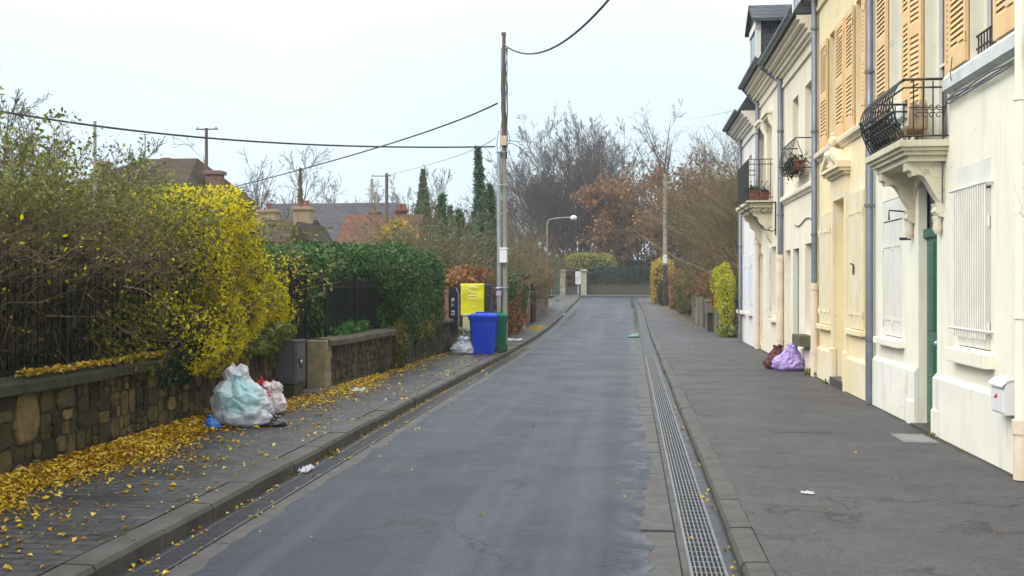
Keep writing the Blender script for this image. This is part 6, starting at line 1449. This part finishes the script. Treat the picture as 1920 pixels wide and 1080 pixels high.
UPA = (0, 0, 1)
def fan(n, L, r_, tilt, bend, seed, up=.2):
    rr = random.Random(seed); return [((math.cos(6.283 * i / n + rr.uniform(-.3, .3)) * rr.uniform(.3, 1) * tilt, math.sin(6.283 * i / n) * rr.uniform(.3, 1) * tilt, 1), L * rr.uniform(.82, 1.0), r_ * rr.uniform(.75, 1.1), bend) for i in range(n)]
def dome(n, L, r_, tilt, bend, seed):
    rr = random.Random(seed); out = []
    for i in range(n):
        k = ((i + .5) / n) ** .8; a = i * 2.4 + rr.uniform(-.2, .2); out.append(((math.cos(a) * k * tilt, math.sin(a) * k * tilt * .8, 1), L * (1.02 - .30 * k * k) * rr.uniform(.93, 1.03), r_ * rr.uniform(.8, 1.1), bend))
    return out
GT = 'bare trees beyond the gardens'
TW = M['twig_grey']
bx_ = X_(1085, 108)
bare_tree('bare_tree', 'huge many stemmed bare tree filling the sky above the end of the street', (bx_, 108, .9), dome(26, 15.6, .17, .98, .22, 8), [(14, .22, .92, .50, .46, .30, .05), (6, .15, 1, .5, .48, .2, .07), (5, .1, 1, .5, .5, .15, .09), (3, .1, 1, .5, .5, .1, .10)], M['bark_grey'], 101, GT, minr=.013, twig_mat=M['bark_grey'])
bare_tree('bare_tree', 'lower spreading bare tree left of the huge many stemmed tree', (X_(1010, 104), 104, .9), dome(15, 12.6, .13, .98, .3, 4), [(10, .2, .97, .45, .45, .2, .07), (6, .15, 1, .55, .5, .2, .1), (5, .1, 1, .6, .55, .15, .14)], M['bark_grey'], 102, GT, minr=.011)
rx_ = X_(1240, 98)
rt = bare_tree('russet_tree', 'spreading tree holding rusty leaves with bare limbs rising from its crown', (rx_, 98, .9), [((.03, 0, 1), 15.8, .24, .1), ((.55, .1, 1), 13.5, .15, .35), ((-.5, .1, 1), 12.5, .15, .35), ((.3, -.3, 1), 13, .15, .2), ((.8, .2, 1), 12, .14, .3)],
    [(14, .18, .95, .7, .42, .2, .06), (7, .15, 1, .7, .5, .1, .12), (5, .1, 1, .7, .55, .05, .15)], M['bark_brown'], 103, GT, (16000, .34, M['leaf_rust'], .32, lambda p: (p[:, 2] + np.random.default_rng(9).normal(0, 1.3, len(p)) < 10.6) & (p[:, 2] > 2.6)), minr=.012, twig_mat=M['bark_grey'])
bare_tree('russet_tree', 'low wide tree with hanging rusty leaves beyond the end hedge', (X_(1196, 101), 101, .9), [((-.3, 0, 1), 9.5, .25, .1), ((.5, 0, 1), 9, .2, .2), ((0, -.3, 1), 10, .2, .2)],
    [(11, .18, .95, .9, .5, .1, .08), (7, .15, 1, .7, .5, .05, .12), (5, .1, 1, .7, .55, .0, .15)], M['bark_brown'], 104, GT, (9500, .28, M['leaf_rust'], .5, lambda p: p[:, 2] > 2.4), minr=.012)
bare_tree('russet_tree', 'thin russet tree rising between the far pole and the willow thicket', (X_(1296, 92), 92, .9), [((-.2, 0, 1), 10.5, .16, .1), ((.35, 0, 1), 9.5, .14, .2), ((-.45, -.2, 1), 9.0, .12, .2)],
    [(11, .18, .95, .8, .48, .15, .08), (7, .15, 1, .7, .5, .05, .12), (4, .1, 1, .7, .55, .0, .15)], M['bark_brown'], 136, GT, (6500, .28, M['leaf_rust'], .35, lambda p: p[:, 2] + np.random.default_rng(8).normal(0, 1.2, len(p)) < 9.5), minr=.012)
# right bank thickets
twig_bush('willow', 'tall olive brown willow thicket behind the end house', 5.5, 9.0, 43, 53, .3, 8.8, 950, .10, M['twig_olive'], 105, .02, (-.04, 0), 8, cat_='tree')
twig_bush('bare_shrub', 'brown arching thicket hanging over the posts and panels', 3.7, 5.6, 40, 54, .3, 3.5, 520, .22, M['twig_olive'], 106, .016, (-.05, 0), 6, [(4500, .11, M['leaf_rust'], lambda p: p[:, 2] > 1.2)])
hedge('inner_bank', 'dark overgrown bank of shrubs behind the right hand fence', [Lump((4.4, 50, 1.2), (1.6, 9, 1.6), 2.6, .12, 1, 51)], (5000,), .16, leafmat('brown_scrub', [(0, (.05, .04, .02)), (.5, (.11, .085, .035)), (1, (.16, .13, .05))], .7, 1, .4, .1), 107, 'shrub', .85, M['skin_brown'])
hx = lambda y: np.interp(y, [35, 46, 61, 70], [3.1, 2.7, 2.05, 1.5])
hedge('golden_hedge', 'clipped golden yellow hedge at the bend of the street', [Lump((1.98, 67.0, 1.9), (.66, 2.6, 1.4), 4, .06, 2, 52)], (5200,), .13, M['leaf_gold'], 108, core=.85, cmat=M['skin_brown'])
hedge('golden_hedge', 'orange brown clipped hedge just beyond the dark footed pole', [Lump((2.55, 58.4, 1.45), (.42, 1.7, 1.05), 4, .06, 2, 53)], (3600,), .12, M['leaf_creeper'], 109, core=.85, cmat=M['skin_brown'])
hedge('olive_hedge', 'drooping olive green shrub over the pavement before the posts', [Lump((2.9, 53.6, 1.25), (.55, 3.2, 1.05), 2.6, .1, 1.5, 54)], (5200,), .12, M['leaf_olive'], 110, core=.85, cmat=M['skin_dark'])
hedge('dark_shrub', 'small dark evergreen at the foot of the far pole', [Lump((2.0, 62.6, 1.2), (.35, .9, .75), 2.4, .1, 2, 55)], (1800,), .12, M['leaf_dark'], 111, 'shrub', .8)
hedge('red_shrub', 'small shrub with red autumn leaves above the fence panels', [Lump((3.05, 44.6, 1.75), (.28, .7, .5), 2.2, .2, 2, 56), Lump((2.95, 38.3, 1.15), (.10, .3, .16), 2.2, .2, 2, 57)], (700, 260), .10, leafmat('red_autumn_leaves', [(0, (.15, .03, .01)), (.5, (.38, .09, .02)), (1, (.5, .2, .03))], .5, 2, .3, .3), 112, 'shrub', 0, inner=.3, bias=.8)
hedge('lime_climber', 'bright yellow green climber covering the fence end beside the last house', [Lump((3.20, 36.9, 1.45), (.30, 1.15, .95), 2.4, .30, 2.6, 58), Lump((3.14, 35.9, 1.15), (.22, .6, 1.1), 2.2, .32, 3, 59), Lump((3.06, 37.6, 1.6), (.24, .5, .6), 2.2, .3, 3, 60)], (5200, 2600, 1500), .085, M['leaf_lime'], 113, 'climbing plant', .5, M['leaf_olive'], inner=.45, bias=.8)
M['fence_grey'] = pm('lichened_concrete_post', (.20, .19, .15), (.12, .115, .085), 4, .9, .4, 30)
M['navy'] = pm('navy_painted_wood', (.02, .035, .07), (.015, .025, .05), 5, .6, .1)
fence = thing('panel_fence', 'low fence of grey panels and pale posts under the brown thicket', 'fence', (2.85, 41.5, .1))
for ya, yb in ((37.6, 39.1), (39.3, 40.6), (42.3, 43.6), (43.8, 46.0)):
    xa, xb = hx(ya), hx(yb); za, zb = gzf(ya), gzf(yb); mb = MB()
    mb.add([(xa, ya, za), (xb, yb, zb), (xb + .05, yb, zb), (xa + .05, ya, za), (xa, ya, za + 1.15), (xb, yb, zb + 1.15), (xb + .05, yb, zb + 1.15), (xa + .05, ya, za + 1.15)], [(0, 3, 2, 1), (4, 5, 6, 7), (0, 1, 5, 4), (1, 2, 6, 5), (2, 3, 7, 6), (3, 0, 4, 7)]); mb.build('panel', M['fence_grey'], fence)
for y in (37.5, 39.2, 40.7, 42.2, 43.7, 46.1):
    x = hx(y); mb = MB(); mb.bbox(x - .09, x + .07, y - .08, y + .08, gzf(y), gzf(y) + 1.22, .01); mb.build('post', M['fence_grey'], fence)
x = hx(41.4); mb = MB(); mb.box(x - .02, x + .03, 40.8, 42.1, .12, 1.28)
for y in np.arange(40.82, 42.1, .16): mb.box(x - .032, x - .02, y, y + .145, .12, 1.3)
tag(mb.build('plank_gate', M['navy']), 'narrow navy blue wooden gate between the pale posts', 'gate')
x = hx(38.6) - .14; lb = thing('letterbox', 'grey letterbox on a dark square post by the lime climber', 'letterbox', (x, 38.7, .1))
mb = MB(); mb.bbox(x - .09, x + .09, 38.62, 38.8, .1, .78, .01); mb.build('post', M['pole_dark'], lb); mb = MB(); mb.bbox(x - .17, x + .17, 38.5, 38.85, .78, 1.18, .02); mb.bbox(x - .2, x + .2, 38.47, 38.88, 1.18, 1.23, .015); mb.build('case', M['fence_grey'], lb)

# ------------------------------------------------------------------ end of the street
ze = gzf(91) + .1
ew = line_wall('stone_wall', 'low grey stone wall under a dark hedge closing the end of the street', (X_(1100, 91), 91), (16, 93), .95, .4, M['rubble_grey'] if False else pm('grey_rubble_masonry', (.085, .072, .056), (.04, .035, .026), 2.2, .95, .9, 5, .08), 'wall', M['coping'], 0)
hedge('dark_hedge', 'dark clipped hedge growing on top of the end wall', [Lump((X_(1165, 92.2), 92.4, ze + 1.35), (3.1, .7, 1.0), 6, .05, 1.2, 61), Lump((8.5, 92.9, ze + 1.35), (5.5, .7, 1.0), 6, .05, 1.2, 62)], (8000, 9000), .17, M['leaf_dark'], 114, core=.88)
for a, b in ((1050, 1060), (1089, 1100)):
    xa, xb = X_(a, 90.6), X_(b, 90.6); mb = MB(); mb.bbox(xa, xb, 90.4, 90.95, ze - .2, ze + 1.98, .03); mb.bbox(xa - .09, xb + .09, 90.3, 91.05, ze + 1.98, ze + 2.1, .03); mb.bbox(xa + .02, xb - .02, 90.45, 90.9, ze + 2.1, ze + 2.2, .03)
    tag(mb.build('gate_pier', M['pier_pale']), 'square pale gate pier next to the green gate' if a < 1060 else 'square pale gate pier next to the white notice board', 'pier')
xa, xb = X_(1060, 90.9), X_(1089, 90.9); mb = MB(); mb.box(xa, xb, 90.85, 91.0, ze - .2, ze + .62); mb.box(xa, xb, 90.8, 91.05, ze + .62, ze + .68)
tag(mb.build('low_wall', pm('dark_rendered_block', (.10, .09, .08), (.06, .055, .05), 3, .9, .3)), 'low dark wall between the two pale gate piers', 'wall')
hedge('dark_hedge', 'brown leafy hedge filling the gap between the pale piers', [Lump(((xa + xb) / 2, 91.6, ze + 1.1), ((xb - xa) / 2 + .2, .45, 1.0), 5, .1, 1.5, 63)], (2200,), .15, leafmat('brown_hedge', [(0, (.03, .03, .012)), (.5, (.075, .06, .025)), (1, (.14, .09, .04))], .6, 1.5, .4, .1), 115, core=.85)
na, nb_ = X_(1079, 90.5), X_(1089, 90.5)
nt = thing('notice_board', 'small white notice board with a grid of lines beside the gate pier', 'notice board', ((na + nb_) / 2, 90.5, ze + .95))
mb = MB(); mb.bbox(na, nb_, 90.46, 90.52, ze + .92, ze + 1.98, .01); mb.tube([((na + nb_) / 2, 90.55, ze - .1), ((na + nb_) / 2, 90.55, ze + 1.0)], .03, 6); mb.build('board', M['plastic_white'], nt)
mb = MB()
for i in range(6): z = ze + 1.06 + i * .15; mb.box(na + .05, nb_ - .05, 90.452, 90.458, z, z + .05)
mb.build('grid_lines', pm('grey_print', (.3, .3, .33), (.24, .24, .27)), nt)
ga, gb = X_(1035, 90.8), X_(1049, 90.8); gt2 = thing('solid_gate', 'solid dark green gate left of the pale gate piers', 'gate', ((ga + gb) / 2, 90.8, ze - .1))
mb = MB(); mb.box(ga, gb, 90.75, 90.85, ze - .05, ze + 2.05)
for i in range(1, 4): x = ga + (gb - ga) * i / 4; mb.box(x - .02, x + .02, 90.73, 90.75, ze, ze + 2.0)
mb.build('leaf', pm('teal_gate_paint', (.015, .085, .075), (.012, .06, .055), 3, .5, .05), gt2); mb = MB(); mb.box(ga - .08, ga, 90.7, 90.9, ze - .05, ze + 2.2); mb.build('post', M['galv'], gt2)
hedge('lime_shrub', 'rounded yellow green shrub above the dark end hedge', [Lump((X_(1110, 94.5), 94.8, ze + 2.2), (2.1, 1.2, 1.45), 3, .1, 1.2, 64)], (5200,), .17, leafmat('yellow_green_leaves', [(0, (.10, .12, .02)), (.5, (.24, .25, .035)), (1, (.38, .36, .06))], .6, 1.2, .4, .2), 116, 'shrub', .82)
hedge('green_hedge', 'mid green hedge behind the solid green gate', [Lump((X_(1055, 95), 95.5, ze + 1.6), (2.6, 1.0, 1.5), 3.5, .1, 1.2, 65)], (5000,), .17, M['leaf_green'], 117, core=.85)
hedge('far_thicket', 'dark tangled undergrowth beneath the huge bare tree', [Lump((-2, 104, 2.2), (11, 3, 2.6), 2.6, .2, .6, 66), Lump((-16, 106, 2.4), (9, 3, 3.0), 2.6, .2, .6, 67), Lump((12, 106, 3), (9, 3, 3.6), 2.6, .2, .6, 68)], (6500, 5000, 5500), .26, leafmat('brown_undergrowth', [(0, (.04, .034, .02)), (.5, (.085, .065, .035)), (.85, (.15, .09, .045)), (1, (.20, .11, .05))], .7, .5, .45, .1), 118, 'thicket', .8, M['skin_brown'])['kind'] = 'stuff'

# bare trees on the left skyline
def skyline(label, px, pytop, Y, n, r_, tilt, bend, spec, seed, mat, minr=.010, base_z=0):
    H = (Z_(px, pytop, Y) - base_z) ; return bare_tree('bare_tree', label, (X_(px, Y), Y, base_z), fan(n, H * .92, r_, tilt, bend, seed), spec, mat, seed, GT, minr=minr, twig_mat=mat)
SP = [(8, .2, .97, .5, .46, .2, .07), (6, .15, 1, .6, .5, .15, .1), (5, .1, 1, .6, .55, .1, .14)]
SU = [(34, .15, .97, .95, .24, .35, .08), (7, .15, 1, .6, .5, .15, .1), (3, .1, 1, .6, .55, .1, .14)]
skyline('round bare tree standing above the long grey roof', 520, 296, 92, 6, .26, .55, .3, SP, 121, M['bark_grey'], .013)
skyline('small round bare tree right of the big round one', 618, 350, 96, 6, .16, .7, .3, SP, 122, M['bark_grey'], .012)
skyline('bare tree behind the bracketed poles', 690, 350, 90, 5, .16, .7, .3, SP, 123, M['bark_grey'], .012)
skyline('bare tree between the rusty pole and the cypress', 755, 365, 88, 5, .16, .8, .3, SP, 124, M['bark_grey'], .012)
skyline('slender bare tree just right of the cypress', 815, 345, 86, 5, .15, .5, .3, SP, 125, M['bark_grey'], .012)
skyline('bare tree left of the ragged juniper', 868, 325, 88, 5, .16, .55, .3, SP, 126, M['bark_grey'], .012)
skyline('distant bare tree between utility pole and huge tree', 962, 395, 92, 5, .16, .6, .3, SP, 127, M['bark_grey'], .012)
skyline('gnarled bare tree with crooked limbs beside the brick chimney', 425, 238, 44, 2, .13, .35, .1, [(5, .3, .97, .9, .42, .35, .22), (4, .2, 1, .8, .45, .2, .25), (3, .2, 1, .7, .5, .1, .25)], 128, M['bark_grey'], .009)
skyline('tall slender bare tree at the left edge behind the brown shrub', 6, 150, 30, 1, .10, .05, .1, SU, 129, M['bark_grey'], .008)
skyline('slender bare tree with fine twigs, second behind the brown shrub', 76, 180, 31, 2, .08, .15, .2, SU, 130, M['bark_grey'], .008)
skyline('slim bare tree with purple twigs near the plain grey pole', 143, 176, 32, 1, .08, .1, .2, SU, 131, M['bark_grey'], .008)
skyline('low bare sapling leaning beside the plain grey pole', 135, 215, 27, 3, .05, .55, .3, SU, 132, M['bark_grey'], .008)
skyline('thin bare sapling among the tall twigs at the left', 42, 225, 26, 3, .05, .3, .3, SU, 133, M['bark_grey'], .008)
c = px_depth(563, 316, 88); conifer('ivy_clad_tree', 'ivy clad narrow tree trunk beside the round bare tree', c.x, 88, .5, c.z - .5, .5, 2200, M['leaf_shoot'], 134, 1, .35)
skyline('wide bare tree far behind the dark hipped house', 300, 330, 95, 6, .16, .7, .3, SP, 135, M['bark_grey'], .012)

# ------------------------------------------------------------------ overhead wires
def wire(label, pts, r_, mat='cable', n=28):
    P = [px_depth(*p) if not isinstance(p, Vector) else p for p in pts]; a, m_, b = P; ctrl = m_ * 2 - (a + b) * .5
    mb = MB(); mb.tube([a * (1 - t) ** 2 + ctrl * 2 * t * (1 - t) + b * t * t for t in np.linspace(0, 1, n)], r_, 6)
    return tag(mb.build('overhead_wire', M[mat]), label, 'wire', 'overhead wires')
wire('thick black cable sagging from the pole across the gardens to the left', [(928, 275, PY), (430, 262, 21.2), (-160, 178, 15.5)], .020)
wire('black cable rising from the utility pole top and sagging over the road', [(943, 82, PY), (1040, 88, 18.5), (1250, -150, 11.5)], .018)
wire('straight black cable slanting down from the pole to the far roofs', [(932, 194, PY), (700, 279, 35), (425, 354, 46)], .022)
wire('faint grey wire running back from the pole towards the rusty pole', [(930, 258, PY), (840, 298, 34), (725, 329, 47)], .008, 'cable_grey')
wire('faint wire from the ivory house across to the distant pole', [(1401, 199, 31.5), (1330, 217, 55), (1268, 227, 95)], .008, 'cable_grey')
wire('thin twin line falling from the pole towards the street lamp', [(945, 276, PY), (1000, 305, 40), (1060, 400, 62)], .012, 'cable_grey')
wire('thin wire dropping from the pole behind the olive thicket', [(945, 270, PY), (962, 310, 33), (980, 400, 42)], .008, 'cable_grey')
wire('faint level wire between the utility pole and the huge bare tree', [(945, 262, PY), (1030, 266, 60), (1110, 262, 95)], .012, 'cable_grey')
# leaves growing in the pots
rg = np.random.default_rng(140)
for root, c, ext, n in POTS: np_mesh('foliage', *leaves_mesh(leafy(n, c, ext, rg), .06, rg), M['leaf_dark'], root)
for k, (y, z, s) in enumerate(((13.0, 3.70, .17), (12.62, 3.66, .17))):
    root = thing('balcony_chair', ('rounded tan chair back beside the balcony door' if k == 0 else 'rounded tan chair back nearer the white wall on the balcony'), 'chair', (3.25, y, 3.385))
    P = [(y - s, 3.55), (y - s * 1.05, z + .05)] + [(y + s * 1.05 * math.cos(a), z + .05 + s * 1.2 * math.sin(a)) for a in np.linspace(math.pi, 0, 10)] + [(y + s, 3.55)]
    mb = MB(); mb.prism(P, 3.30, 3.33, 'x'); mb.build('backrest', M['chim_tan'], root)
    mb = MB(); mb.bbox(3.08, 3.32, y - s, y + s, 3.55, 3.59, .01); mb.build('seat', M['chim_tan'], root)
    for sx in (3.09, 3.30):
        for sy in (-s + .02, s - .02): mb = MB(); mb.tube([(sx, y + sy, 3.386), (sx, y + sy, 3.56)], .013, 6); mb.build('leg', M['chim_tan'], root)
p = pot('planter', 'dark pot of trailing greenery behind the bulging balcony bars', 2.98, 3.2, 13.3, 13.7, 3.387, 3.6, M['rubber']); np_mesh('foliage', *leaves_mesh(leafy(700, (3.05, 13.5, 3.66), (.07, .16, .08), rg), .06, rg), M['leaf_dark'], p)

# ------------------------------------------------------------------ mist
HAZE = .0007
if HAZE:
    mb = MB(); mb.box(-90, 90, -30, 150, -3, 24); hz = mb.build('haze', bpy.data.materials.new('mist')); m = hz.data.materials[0]; m.use_nodes = True
    nt_ = m.node_tree; nt_.nodes.clear(); o_ = nt_.nodes.new('ShaderNodeOutputMaterial'); v_ = nt_.nodes.new('ShaderNodeVolumePrincipled')
    v_.inputs['Color'].default_value = (.93, .95, 1, 1); v_.inputs['Density'].default_value = HAZE; nt_.links.new(v_.outputs[0], o_.inputs['Volume']); tag(hz, 'thin pale mist hanging over the whole street', 'mist', None, 'stuff')
